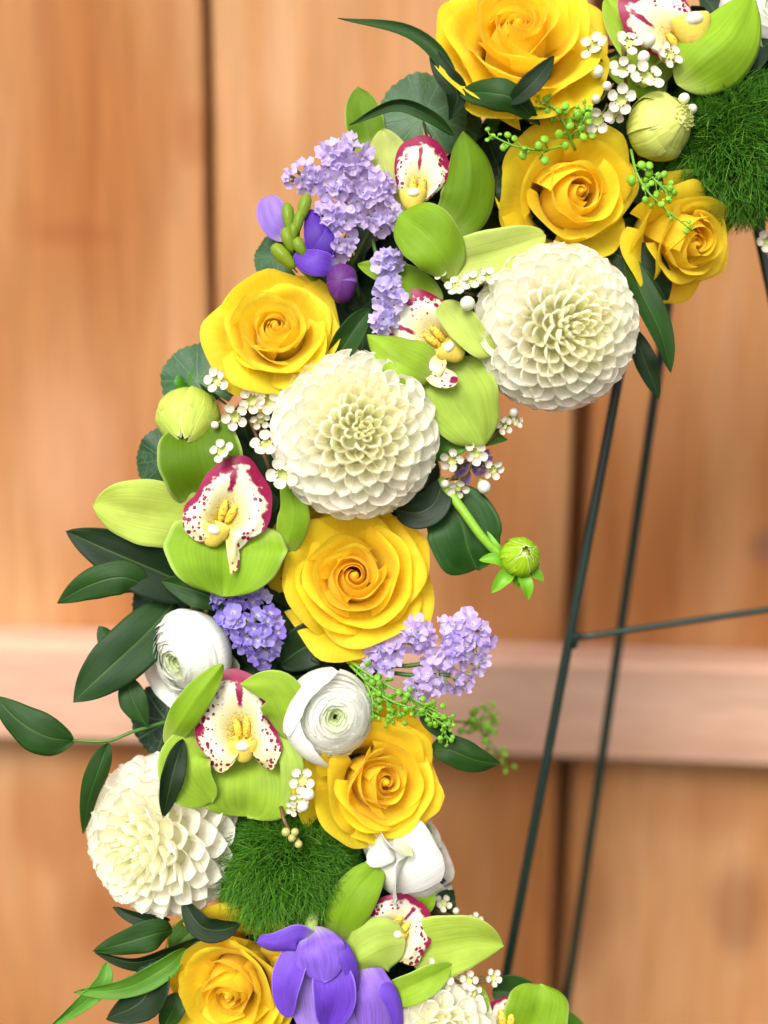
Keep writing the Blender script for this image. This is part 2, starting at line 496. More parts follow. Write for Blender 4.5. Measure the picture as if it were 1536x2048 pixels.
def statice_material():
    t = NT('statice_floret')
    uv, u, v = t.uv()
    info = t.n('ObjectInfo')
    nz = t.noise(t.stretch(uv, (26, 2, 1)), 1.0, 3.0).outputs[0]
    col = t.mix(t.smooth(v, 0.45, 0.05), info.outputs['Color'], lin(232, 226, 235))
    col = t.mix(0.2, col, t.mix(1.0, col, t.ramp(nz, [(0.3, 0.35), (0.7, 1.1)]), 'MULTIPLY'))
    col = t.mix(t.math('MULTIPLY', t.smooth(v, 0.2, 0.05), 0.8), col, lin(245, 240, 225))
    return t.finish(col, 0.6, 0.2, 0.42, nz, 0.3, 0.0003)
M_STATICE = statice_material()

def moss_material():
    t = NT('dianthus_strand')
    uv, u, v = t.uv()
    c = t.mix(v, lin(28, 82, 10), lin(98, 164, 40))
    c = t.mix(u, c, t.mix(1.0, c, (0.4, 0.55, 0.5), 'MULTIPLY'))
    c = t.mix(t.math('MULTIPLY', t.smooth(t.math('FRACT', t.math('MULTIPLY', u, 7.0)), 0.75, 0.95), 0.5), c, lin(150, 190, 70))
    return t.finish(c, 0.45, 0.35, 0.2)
M_MOSS = moss_material()

def wood_material(name, dark, mid, light, seed, vertical=True, marks=()):
    """sawn cedar: long grain, broad stains, a few knots; laid in the board's own coordinates"""
    t = NT(name)
    tc = t.n('TexCoord').outputs['Object']
    rnd = t.n('ObjectInfo').outputs['Random']
    off = t.n('CombineXYZ', None, X=t.math('MULTIPLY', rnd, 7.0), Y=seed, Z=t.math('MULTIPLY', rnd, 13.0)).outputs[0]
    p = t.n('VectorMath', {'operation': 'ADD'}, i0=tc, i1=off).outputs[0]
    g = (60, 60, 3.0) if vertical else (3.0, 60, 60)
    b = (7, 7, 1.6) if vertical else (1.6, 7, 7)
    warp = t.noise(t.stretch(p, (9, 9, 3)), 1.0, 2.0).outputs['Color']
    pw = t.n('VectorMath', {'operation': 'ADD'}, i0=p, i1=t.n('VectorMath', {'operation': 'SCALE'}, i0=warp, Scale=0.02).outputs[0]).outputs[0]
    grain = t.noise(t.stretch(pw, g), 1.0, 5.0, 0.6).outputs[0]
    fine = t.noise(t.stretch(pw, tuple(x * 5 for x in g)), 1.0, 3.0, 0.6).outputs[0]
    broad = t.noise(t.stretch(p, b), 1.0, 3.0).outputs[0]
    col = t.mix(t.smooth(broad, 0.34, 0.66), dark, light)
    col = t.mix(t.math('MULTIPLY', t.smooth(grain, 0.3, 0.7), 0.6), col, mid)
    col = t.mix(0.35, col, t.mix(1.0, col, t.ramp(fine, [(0.3, 0.5), (0.65, 1.1)]), 'MULTIPLY'))
    kn = t.n('TexVoronoi', {'feature': 'F1'}, Vector=t.stretch(pw, (5, 0.0, 2.4) if vertical else (2.4, 0.0, 5)), Scale=1.0).outputs['Distance']
    col = t.mix(t.math('MULTIPLY', t.smooth(kn, 0.11, 0.03), 0.55), col, tuple(x * 0.35 for x in dark))
    sx = t.n('SeparateXYZ', None, Vector=tc)
    mott = t.noise(t.stretch(p, (14, 14, 9)), 1.0, 3.0).outputs[0]
    for (mx, mz, rx, rz, amt, c) in marks:                 # knots and stains with a place of their own on the boards
        dx = t.math('DIVIDE', t.math('SUBTRACT', sx.outputs[0], mx), rx)
        dz = t.math('DIVIDE', t.math('SUBTRACT', sx.outputs[2], mz), rz)
        d = t.math('SQRT', t.math('ADD', t.math('MULTIPLY', dx, dx), t.math('MULTIPLY', dz, dz)))
        d = t.math('ADD', d, t.math('MULTIPLY', t.math('SUBTRACT', mott, 0.5), 1.1))
        col = t.mix(t.math('MULTIPLY', t.smooth(d, 1.0, 0.25), amt), col, c)
    return t.finish(col, 0.75, 0.15, 0.0, t.math('ADD', grain, fine), 0.35, 0.001)
M_RAIL = wood_material('planed_rail', lin(188, 142, 114), lin(202, 158, 132), lin(210, 172, 148), 5.0, vertical=False)
# ------------------------------------------------------------------ the fence behind
YAW, LEAN = math.radians(-3.5), math.radians(0.6)
FDIST = D + 0.33
f_rot = Matrix.Rotation(YAW, 3, 'Z') @ Matrix.Rotation(LEAN, 3, 'Y')
FM = Matrix.Translation(CAMPOS + FWD * FDIST) @ f_rot.to_4x4()
FMI = FM.inverted()

def on_fence(px, py, y0=0.0):
    a = FMI @ CAMPOS
    b = FMI @ P(px, py, 0)
    d = b - a
    return a + d * ((y0 - a.y) / d.y)

def mark(px, py, rx, ry, amt, c):
    q, e, f = on_fence(px, py), on_fence(px + rx, py), on_fence(px, py - ry)
    return (q.x, q.z, e.x - q.x, f.z - q.z, amt, c)
MARKS = [mark(1535, 1090, 52, 62, 0.75, lin(120, 84, 66)), mark(150, 468, 110, 34, 0.45, lin(140, 78, 40)), mark(60, 440, 60, 70, 0.3, lin(150, 88, 48)),
         mark(385, 270, 60, 80, 0.4, lin(150, 84, 44)), mark(1480, 1830, 90, 150, 0.5, lin(110, 66, 40)), mark(200, 1850, 110, 140, 0.35, lin(120, 60, 30)),
         mark(1180, 1850, 70, 160, 0.4, lin(118, 64, 34)), mark(560, 150, 60, 200, 0.35, lin(206, 164, 128)), mark(140, 900, 160, 220, 0.3, lin(204, 152, 122)),
         mark(90, 1650, 150, 130, 0.35, lin(140, 70, 30)), mark(1400, 1620, 180, 90, 0.3, lin(146, 80, 40)), mark(1300, 1100, 60, 300, 0.3, lin(166, 96, 52))]
M_BOARD = wood_material('cedar_board', lin(150, 90, 44), lin(174, 116, 66), lin(194, 148, 104), 1.0, marks=MARKS)

def plank(x0, x1, y0, y1, z0, z1, mat, bev=0.0025, seed=0):
    """a sawn plank with eased edges that wander a little along its length"""
    rng = np.random.default_rng(seed)
    along_z = (z1 - z0) > (x1 - x0)
    m = 24
    V = []
    wob = np.cumsum(rng.normal(0, 0.00035, (m, 2)), axis=0)
    for j in range(m):
        f = j / (m - 1)
        a, b = (x0, x1) if along_z else (z0, z1)
        a2, b2 = a + wob[j, 0], b + wob[j, 1]
        ring = [(a2 + bev, y0), (b2 - bev, y0), (b2, y0 + bev), (b2, y1 - bev), (b2 - bev, y1), (a2 + bev, y1), (a2, y1 - bev), (a2, y0 + bev)]
        for (t, y) in ring:
            V.append((t, y, z0 + (z1 - z0) * f) if along_z else (x0 + (x1 - x0) * f, y, t))
    F = list(gridfaces(8, m, True)) + [tuple(range(7, -1, -1)), tuple((m - 1) * 8 + i for i in range(8))]
    if not along_z:
        F = [tuple(reversed(f)) for f in F]
    return mesh('plank', V, F, mat, smooth=False)

fence = thing('wooden_fence', 'orange-brown wooden board fence standing blurred behind the flowers', 'fence', FM)
g1a, g1b = on_fence(413, 500).x, on_fence(426, 500).x
g2a, g2b = on_fence(1144, 1000).x, on_fence(1176, 1000).x
g0a, g0b = g1a - 0.262, g1a - 0.256
g3a, g3b = g2b + 0.25, g2b + 0.257
z0, z1 = -0.62, 0.62
for k, (a, b) in enumerate([(g0a - 0.2, g0a), (g0b, g1a), (g1b, g2a), (g2b, g3a), (g3b, g3b + 0.2)]):
    obj('board', plank(a, b, 0, 0.02, z0, z1, M_BOARD, seed=k), fence)
for k, (a, b) in enumerate([(g0a, g0b), (g1a, g1b), (g2a, g2b), (g3a, g3b)]):     # boards added behind the gaps to block the sky and keep them dark
    yb = 0.028 if k == 1 else 0.085
    obj('gap_backing', plank(a - 0.10, b + 0.10, yb, yb + 0.02, z0, z1, M_BOARD, seed=10 + k), fence)
ra, rb = on_fence(700, 1312, -0.038), on_fence(700, 1508, -0.038)
obj('rail', plank(g0a - 0.2, g3b + 0.2, -0.038, -0.002, rb.z, ra.z, M_RAIL, 0.004, 30), fence)

# ------------------------------------------------------------------ the wire easel
easel = thing('wire_easel', 'dark green wire easel with thin legs standing between wreath and fence', 'easel', Matrix.Translation(P(1290, 480, -260)) @ CROT.to_4x4())
E0 = (1290, 480, -260)
def eloc(px, py, h):
    w = easel.matrix_world.inverted() @ P(px, py, h)
    return (w.x, w.y, w.z)
def etube(name, a, b, r, parent):
    V, F, U = tube([eloc(*a), eloc(*b)], r, r, 12, 12)
    return obj(name, mesh(name, V, F, M_WIRE, U), parent)
etube('leg', (1310, 370, -250), (940, 2330, -560), 0.0023, easel)
etube('back_leg', (1362, 430, -520), (1075, 2400, -1150), 0.0024, easel)
etube('leg', (1468, 240, -250), (1900, 2250, -420), 0.0022, easel)
etube('crossbar', (1143, 1277, -394), (1680, 1198, -394), 0.0015, easel)
V, F, U = tube([eloc(1147, 1262, -390), eloc(1140, 1294, -395)], 0.0032, 0.0032, 12, 4)
obj('weld', mesh('weld', V, F, M_WIRE, U), easel)

# ------------------------------------------------------------------ the wreath's own ring with its backing leaves
RCX, RCY, RR, RT, RH = 1877, 1429, 1310, 128, -175
wreath = thing('wreath_ring', 'dark foam ring packed with dark leaves, behind and between the flowers', 'wreath', Matrix.Translation(P(RCX - RR, RCY, RH)) @ CROT.to_4x4())
def ring_local(ang, rad, out):
    """ang round the ring (pi = left), rad from the ring's centre line outwards, out towards the viewer"""
    return np.array([(RR + (RR + rad) * math.cos(ang)), (RR + rad) * math.sin(ang), out]) * S
kk = kfac(RH)
m, n = 70, 18
V = []
for j in range(m):
    a = math.radians(82 + (238 - 82) * j / (m - 1))
    for i in range(n):
        b = 2 * PI * i / n
        V.append(ring_local(a, 168 * math.cos(b), 84 * math.sin(b)) * kk)
obj('foam_ring', mesh('foam_ring', np.array(V), gridfaces(n, m, True) + [tuple(range(n)), tuple((m - 1) * n + i for i in range(n - 1, -1, -1))], M_FOAM), wreath)
rng = random.Random(5)
fill_meshes = []
for k in range(5):
    V, F, U = blade([(0, 0, 0), (0, 45, 10), (0, 90, 12), (0, 135, 0)], 62 + 8 * k, 0.6, 0.8, cup=0.4, crease=0.12, twist=0.3 - 0.15 * k, ripple=0.03, ph=k, nu=9, nv=12)
    fill_meshes.append(mesh('backing_leaf', V * S, F, M_LEAF, U))
for k in range(290):
    a = math.radians(rng.uniform(88, 225))
    b = rng.uniform(0.06, 0.94) * PI
    c = Vector(ring_local(a, 165 * math.cos(b), 80 * math.sin(b)) * kk)
    nr = Vector((math.cos(a) * math.cos(b), math.sin(a) * math.cos(b), math.sin(b)))
    tg = Vector((-math.sin(a), math.cos(a), 0))
    bi = nr.cross(tg)
    w = rng.uniform(0, 2 * PI)
    yv = (tg * math.cos(w) + bi * math.sin(w) * 0.6 + nr * rng.uniform(0.0, 0.28)).normalized()
    zv = (nr - yv * nr.dot(yv)).normalized()
    xv = yv.cross(zv)
    M4 = Matrix.Translation(c) @ Matrix((xv, yv, zv)).transposed().to_4x4() @ Matrix.Diagonal((1, 1, 1, 1)).to_4x4() 
    M4 = M4 @ Matrix.Scale(rng.uniform(0.75, 1.15), 4)
    g = rng.uniform(0.7, 1.2)
    obj('leaf', fill_meshes[k % 5], wreath, (0.011 * g, 0.036 * g, 0.008 * g), M4)

# ------------------------------------------------------------------ roses
Y_OUT, Y_IN = lin(255, 230, 52), lin(255, 222, 58)
def rose(px, py, h, R, ax, ay, spin, label, seed, N=27, spread=1.0, tall=1.0, flat=0.0, col_out=Y_OUT, col_in=Y_IN, twin=False, squash=1.0):
    rng = random.Random(seed)
    root = thing('yellow_rose', label, 'rose', frame(px, py, h, ax, ay, spin), 'yellow roses')
    k = R * 1.10 * S * kfac(h)
    th = rng.uniform(0, 6.28)
    counts = [2, 3, 3, 4, 4, 5, 6] if N >= 25 else [2, 3, 3, 4, 6]
    RIM = [0.07, 0.15, 0.26, 0.39, 0.54, 0.70, 0.87] if N >= 25 else [0.085, 0.20, 0.38, 0.60, 0.84]
    HGT = [0.34, 0.39, 0.43, 0.42, 0.37, 0.27, 0.09] if N >= 25 else [0.34, 0.41, 0.42, 0.31, 0.10]
    SLP = [88, 86, 81, 75, 67, 57, 44] if N >= 25 else [88, 85, 76, 62, 45]
    HW = [3.2, 2.3, 1.5, 1.35, 1.2, 1.05, 0.96] if N >= 25 else [3.2, 2.3, 1.45, 1.15, 1.0]
    nr = len(counts)
    for ring, cnt in enumerate(counts):
        th += rng.uniform(0.5, 1.2)
        t = ring / (nr - 1)
        for slot in range(cnt):
            rr = RIM[ring] * (1 + 0.16 * slot / cnt) * rng.uniform(0.93, 1.07)
            zr = (HGT[ring] - 0.07 * slot / cnt - flat * t * t + rng.uniform(-0.03, 0.03)) * tall
            zb = -0.95 * tall
            dz = zr - zb
            if ring < 2:
                prof = [(0.05, zb), (rr * 1.2 + 0.05, zb + 0.4 * dz), (rr * 1.3 + 0.04, zb + 0.75 * dz), (rr * 1.12 + 0.01, zb + 0.92 * dz), (rr, zr)]
            else:
                sl = math.radians(90 - (90 - SLP[ring]) * spread + rng.uniform(-7, 7))
                ca, sa = math.cos(sl), math.sin(sl)
                L = 0.34 + 0.26 * t
                x2, y2 = rr - L * ca, zr - L * sa
                prof = [(0.06, zb), (0.62 * x2 + 0.05, zb + 0.42 * (y2 - zb)), (x2, y2), (rr - 0.45 * L * ca + 0.03, zr - 0.5 * L * sa - 0.02), (rr, zr)]
            V, F, U = rose_petal(prof, th, HW[ring] * rng.uniform(0.92, 1.08), drop=0.12 + 0.24 * t, e=3 - 1.2 * t,
                                 spiral=(0.75, 0.42, 0.15, 0.10, 0.08, 0.06, 0.05)[ring], roll=(0.125 * t ** 1.25) * rng.uniform(0.3, 1.6),
                                 side=(0.16 * t ** 1.8) * rng.uniform(0.1, 1.4), wave=(0.006 + 0.046 * t) * rng.uniform(0.6, 1.4), ph=rng.uniform(0, 6.28))
            V = V - np.array([0, 0, zb])
            ta = Matrix.Rotation(math.radians(5.5) * t * rng.uniform(-1, 1), 3, 'X') @ Matrix.Rotation(math.radians(5.5) * t * rng.uniform(-1, 1), 3, 'Y')
            V = V @ np.array(ta).T + np.array([0, 0, zb])
            f = min(1, t * 1.25)
            c = tuple(col_in[q] * (1 - f) + col_out[q] * f for q in range(3))
            obj('petal', mesh('rose_petal', V * k, F, M_ROSE, U), root, vary(c, rng, 0.04))
            th += 2 * PI / cnt + rng.uniform(-0.18, 0.18)
    V, F, U = ellipsoid(0.085, 0.085, 0.5, 12, 9, c=(0, 0, -0.14 * tall), bump=0.12, seed=seed)
    obj('heart', mesh('rose_heart', V * k, F, M_ROSE, U * 0.5 + 0.4), root, col_in)
    # receptacle, five green sepals and a stub of stem at the back
    V, F, U = ellipsoid(0.16, 0.16, 0.14, c=(0, 0, -0.97 * tall))
    rec = obj('receptacle', mesh('receptacle', V * k, F, M_STEM, U), root, lin(90, 130, 40))
    for q in range(5):
        a = q * 2 * PI / 5 + 0.3
        sp = [(0.1 * math.cos(a), 0.1 * math.sin(a), -0.98 * tall), (0.33 * math.cos(a), 0.33 * math.sin(a), -0.9 * tall), (0.6 * math.cos(a), 0.6 * math.sin(a), -0.75 * tall)]
        V, F, U = blade(sp, 0.2, 0.4, 1.0, cup=0.4, nu=7, nv=10, base=0.5)
        obj('sepal', mesh('rose_sepal', V * k, F, M_SEPAL, U), rec, lin(70, 120, 30))
    return root

rose(1030, 88, 28, 174, 0.05, 0.42, 0.3, 'largest yellow rose, at the top, with a dark leaf tip crossing its lower edge', 11, N=27, spread=1.15)
rose(1145, 388, 20, 140, 0.25, -0.12, 1.9, 'yellow rose directly above the white dahlia at the wreath\'s inner edge', 22, N=24)
rose(1368, 480, -22, 122, 0.55, -0.45, 0.2, 'yellow rose turned down and right, under the green fuzzy ball at top right', 33, N=22, tall=1.1)
rose(552, 668, 18, 132, 0.06, 0.30, 2.6, 'lighter yellow rose by the purple freesia bud, above the middle dahlia', 44, N=25, col_in=lin(255, 228, 70), col_out=lin(255, 234, 60))
rose(706, 1156, -4, 150, 0.10, 0.16, 4.0, 'wide open yellow rose just below the middle white dahlia', 55, N=29, spread=1.1)
rose(756, 1560, 8, 140, 0.42, 0.10, 5.0, 'yellow rose turned right between two white ranunculus blooms', 66, N=26)
rose(468, 1968, -6, 132, -0.20, -0.22, 0.9, 'yellow rose at the bottom beside the large purple freesia', 77, N=26)

# ------------------------------------------------------------------ dahlias
def scoop(pointy, curl_base, curl_tip, wid, seed, nu=11, nv=14, lift=0.025):
    """one dahlia ray: rolled at the foot, spoon-shaped at the tip; y along, concave towards +z"""
    v = np.sin(np.linspace(0, 1, nv) * PI / 2)[:, None]
    u = np.linspace(-1, 1, nu)[None, :]
    vm = 0.72
    w = np.where(v < vm, 0.07 + (wid - 0.07) * np.sin(np.clip(v / vm, 0, 1) * PI / 2) ** 1.6,
                 wid * np.sqrt(np.clip(1 - ((v - vm) / (1 - vm)) ** (4.2 - min(2.0, 1.6 * pointy)), 0, 1)) ** (0.85 + 0.45 * pointy))
    c = curl_base + (curl_tip - curl_base) * v ** 1.2
    x = np.sin(u * c) / c * w
    z = (1 - np.cos(u * c)) / c * w
    y = v * np.ones_like(u) + 0.02 * np.sin(seed + 3 * u) * v
    z = z - 0.05 * np.sin(v * PI) + lift * np.clip((v - 0.72) / 0.28, 0, 1) ** 2 + 0.012 * np.sin(u * 6 + seed) * v ** 3
    V = np.stack([x, y, z], -1).reshape(-1, 3)
    U = np.stack([(u + 1) / 2 * np.ones_like(v), v * np.ones_like(u)], -1).reshape(-1, 2)
    return V, gridfaces(nu, nv), U
SCOOPS = []
for k in range(6):
    V, F, U = scoop(0.1 * (k % 3), 2.1, 1.0 + 0.15 * (k % 2), 0.30, k * 1.3)
    SCOOPS.append(mesh('dahlia_petal', V, F, M_DAHLIA, U))
CUPS = []
for k in range(4):
    V, F, U = scoop(0.1 * (k % 2), 2.4, 1.5 + 0.15 * (k % 3), 0.30, k * 1.9, lift=0.04)
    CUPS.append(mesh('dahlia_petal', V, F, M_DAHLIA, U))
POINTED = []
for k in range(4):
    V, F, U = scoop(0.9, 2.1, 1.0, 0.27, k * 2.1, lift=-0.02)
    POINTED.append(mesh('dahlia_petal', V, F, M_DAHLIA, U))
TUBES = []
for k in range(3):
    V, F, U = scoop(0.2, 2.7, 2.0, 0.24, k * 1.7)
    TUBES.append(mesh('dahlia_petal', V, F, M_DAHLIA, U))

def dahlia(px, py, h, R, ax, ay, spin, label, seed, N=250, flat=0.82, pmax=118, pointed=0.0, white=lin(254, 251, 238), gap=None):
    rng = random.Random(seed)
    root = thing('white_dahlia', label, 'dahlia', frame(px, py, h, ax, ay, spin), 'white dahlias')
    k = R * S * kfac(h)
    for i in range(N):
        f = (i + 0.6) / N
        phi = math.radians(pmax) * f ** 0.80
        al = i * 2.39996 + rng.uniform(-0.07, 0.07)
        phi += rng.uniform(-0.03, 0.03)
        # local spacing decides the petal's breadth
        dphi = math.radians(pmax) * 0.80 * f ** (-0.20) / N
        area = max(math.sin(phi), 0.04) * dphi * 2 * PI
        sp = math.sqrt(area)
        wide = min(1.0, sp / 0.33 * 1.14)
        ln = 0.62 + 0.14 * min(1, f * 2.2) + rng.uniform(-0.02, 0.02)
        if f < 0.05:
            ln *= 0.93
        d = Vector((math.sin(phi) * math.cos(al), math.sin(phi) * math.sin(al), math.cos(phi)))
        # rays lean outward a little more than the sphere's normal
        lean = 0.16
        phil = min(phi + lean * math.sin(min(phi, PI / 2)), math.radians(138))
        dl = Vector((math.sin(phil) * math.cos(al), math.sin(phil) * math.sin(al), math.cos(phil)))
        nn = Vector((-math.cos(phil) * math.cos(al), -math.cos(phil) * math.sin(al), math.sin(phil)))
        xx = dl.cross(nn)
        base = d * (0.97 - ln * 0.99 if f > 0.05 else 0.36)
        Rm = Matrix((xx, dl, nn)).transposed() @ Matrix.Rotation(rng.uniform(-0.10, 0.10), 3, 'Y') @ Matrix.Rotation(rng.uniform(-0.05, 0.05), 3, 'X')
        Sc = Matrix.Diagonal((wide * 1.06, ln, (0.75 + 0.25 * wide) * wide, 1))
        Fl = Matrix.Diagonal((1, 1, flat, 1))
        M4 = Fl @ Matrix.Translation(base) @ Rm.to_4x4() @ Sc
        M4 = Matrix.Scale(k, 4) @ M4
        me = TUBES[i % 3] if f < 0.10 else (POINTED[i % 4] if rng.random() < pointed else (CUPS[i % 4] if f < 0.42 else SCOOPS[i % 6]))
        wm = min(1, f * 2.5)
        c = tuple(white[q] * wm + (lin(252, 250, 216)[q]) * (1 - wm) for q in range(3))
        o = obj('petal', me, root, vary(c, rng, 0.025))
        o.matrix_basis = M4
    V, F, U = ellipsoid(0.62, 0.62, 0.64 * flat, 24, 14, c=(0, 0, 0.0))  # core oversized in cream so the gaps between petals stay bright
    obj('core', mesh('dahlia_filler', V * k, F, M_DAHLIA, U * 0.2 + 0.7), root, lin(240, 240, 200))
    return root

dahlia(1110, 655, 5, 172, 0.24, -0.14, 0.4, 'round white dahlia at the inner edge, right of the spotted orchid', 3)
dahlia(710, 870, 18, 174, 0.16, 0.08, 2.0, 'round white dahlia in the middle, between two yellow roses', 8)
dahlia(330, 1668, -62, 168, -0.62, -0.12, 1.1, 'white dahlia with pointed petals at the lower left, turned to the left', 13, pointed=0.7, N=200)
dahlia(882, 2066, -12, 116, 0.05, 0.2, 0.7, 'white dahlia cut off by the picture\'s bottom edge', 17, N=110)

# ------------------------------------------------------------------ ranunculus
def ranunculus(px, py, h, R, ax, ay, spin, label, seed, N=32, closed=0.0, rim0=0.03, guard=None, az=1.0, face=1.0):
    rng = random.Random(seed)
    root = thing('white_ranunculus', label, 'ranunculus', frame(px, py, h, ax, ay, spin, az), 'white ranunculus')
    k = R * S * kfac(h)
    th = rng.uniform(0, 6)
    for i in range(N):
        t = i / (N - 1)
        rim = rim0 + (0.92 - rim0) * t ** 1.12
        sc = 0.84 + 0.16 * t
        def zd(r):                                   # the dome the shells lie on, hollowed in the middle
            return 0.86 * math.sqrt(max(0.0, 1 - (r / 1.02) ** 2)) - 0.34 - 0.20 * math.exp(-(r / 0.22) ** 2) - 0.10 * (1 - t)
        far = 0.985 * sc
        m1, m2 = rim + 0.30 * (far - rim), rim + 0.66 * (far - rim)
        lf = rng.uniform(0.05, 0.12)
        prof = [(0.06, -0.85), (0.66 * sc, -0.68), (far, -0.22), (m2, zd(m2) - 0.03), (m1, zd(m1) - 0.02), (rim + 0.03, zd(rim) + 0.2 * lf), (rim, zd(rim) + lf)]
        hw = rng.uniform(0.95, 1.3) if t > 0.25 else rng.uniform(1.3, 1.7)
        V, F, U = cup_petal(prof, th, hw, drop=0.16 + 0.12 * rng.random(), spiral=0.03, ripple=0.008 + 0.012 * t * rng.random(), fold=0.0,
                            ph=rng.uniform(0, 6.28), nu=19, nv=18, flare=0.012 * rng.uniform(-1, 1))
        g = max(0, 1 - t * 2.6)
        w, gr = lin(242, 241, 232), lin(196, 214, 130)
        c = tuple(w[q] * (1 - g) + gr[q] * g for q in range(3))
        obj('petal', mesh('ranunculus_petal', V * k, F, M_RANUN, U), root, vary(c, rng, 0.02))
        th += 2.39996 + rng.uniform(-0.25, 0.25)
    for (ga, rise, hw, curlout) in guard or []:          # big outer petals that stand up over one side
        prof = [(0.08, -0.92), (0.84, -0.70), (1.09, -0.15), (1.07, 0.25 + rise * 0.3), (0.93 - rise * 0.15 + curlout, 0.48 + rise * 0.42), (0.78 - rise * 0.35 + curlout * 2, 0.58 + rise * 0.5)]
        V, F, U = cup_petal(prof, ga, hw, drop=0.34, spiral=0.035, ripple=0.018, ph=ga, nu=27, nv=22)
        obj('petal', mesh('ranunculus_petal', V * k, F, M_RANUN, U), root, lin(243, 242, 234))
    V, F, U = ellipsoid(0.05, 0.05, 0.12, c=(0, 0, 0.06))
    obj('centre', mesh('ranunculus_centre', V * k, F, M_BUDPETAL, U), root, lin(150, 185, 70))
    return root

ranunculus(374, 1312, -12, 95, -0.80, -0.42, 0.0, 'white ranunculus left of the purple statice, nearest the long dark leaves', 4, guard=[(3.9, -0.5, 0.9, 0.14), (5.0, -0.5, 0.9, 0.12)])
ranunculus(664, 1430, 30, 90, 0.22, 0.02, 0.0, 'white ranunculus with tight round layers between orchid and yellow rose', 9, guard=[(2.5, 0.12, 1.0, 0.0), (3.6, 0.0, 1.0, 0.0)])
n3 = ranunculus(822, 1684, -74, 102, 0.95, 0.5, 0.0, 'white ranunculus turned away to the right, under the right-facing rose', 14, az=0.10, guard=[(3.2, 0.0, 0.7, 0.05), (4.4, -0.5, 0.6, 0.10), (2.2, -0.6, 0.6, 0.06), (5.3, -0.3, 0.7, 0.08)])
ranunculus(1538, 24, -50, 92, 0.1, 0.1, 0.0, 'white ranunculus cut off at the top right corner', 19, guard=[(3.4, 0.1, 1.0, 0.0)])
# ------------------------------------------------------------------ shared: things laid out against the camera's axes
def flat_thing(name, label, cat, px, py, h, group=None):
    r = thing(name, label, cat, Matrix.Translation(P(px, py, h)) @ CROT.to_4x4(), group)
    inv = r.matrix_world.inverted()
    def L(p):
        w = inv @ P(p[0], p[1], p[2])
        return (w.x, w.y, w.z)
    return r, L

def add_blade(name, parent, L, pts, width, mat, col, **kw):
    h = sum(p[2] for p in pts) / len(pts)
    V, F, U = blade([L(p) for p in pts], width * S * kfac(h), **kw)
    o = obj(name, mesh(name, V, F, mat, U), parent, col)
    md = o.modifiers.new('thickness', 'SOLIDIFY')
    md.thickness = (1.0 if mat in (M_TEPAL, M_LEAF, M_BROADLEAF) else 0.8) * S
    md.offset = -1
    return o

inv_n3 = n3.matrix_world.inverted()
L_n3 = lambda q: tuple(inv_n3 @ P(*q))
def add_tube(name, parent, L, pts, r0, r1, mat, col=None, n=8, m=None):
    V, F, U = tube([L(p) for p in pts], r0 * S, r1 * S, n, m)
    return obj(name, mesh(name, V, F, mat, U), parent, col)

# the loose outer petals that hang from the turned-away ranunculus
for pts, w, kw in [([(825, 1700, 48), (778, 1694, 54), (734, 1722, 22)], 68, dict(cup=0.7, ripple=0.03)), ([(818, 1708, 40), (796, 1752, 46), (788, 1802, 26)], 64, dict(cup=-0.3, ripple=0.05))]:
    add_blade('petal', n3, L_n3, pts, w, M_RANUN, lin(243, 242, 234), p=0.35, q=0.35, base=0.75, **kw)

# ------------------------------------------------------------------ cymbidium orchids
PALE, LIME, GREEN, DEEP = lin(192, 210, 92), lin(166, 200, 60), lin(142, 182, 38), lin(112, 150, 24)

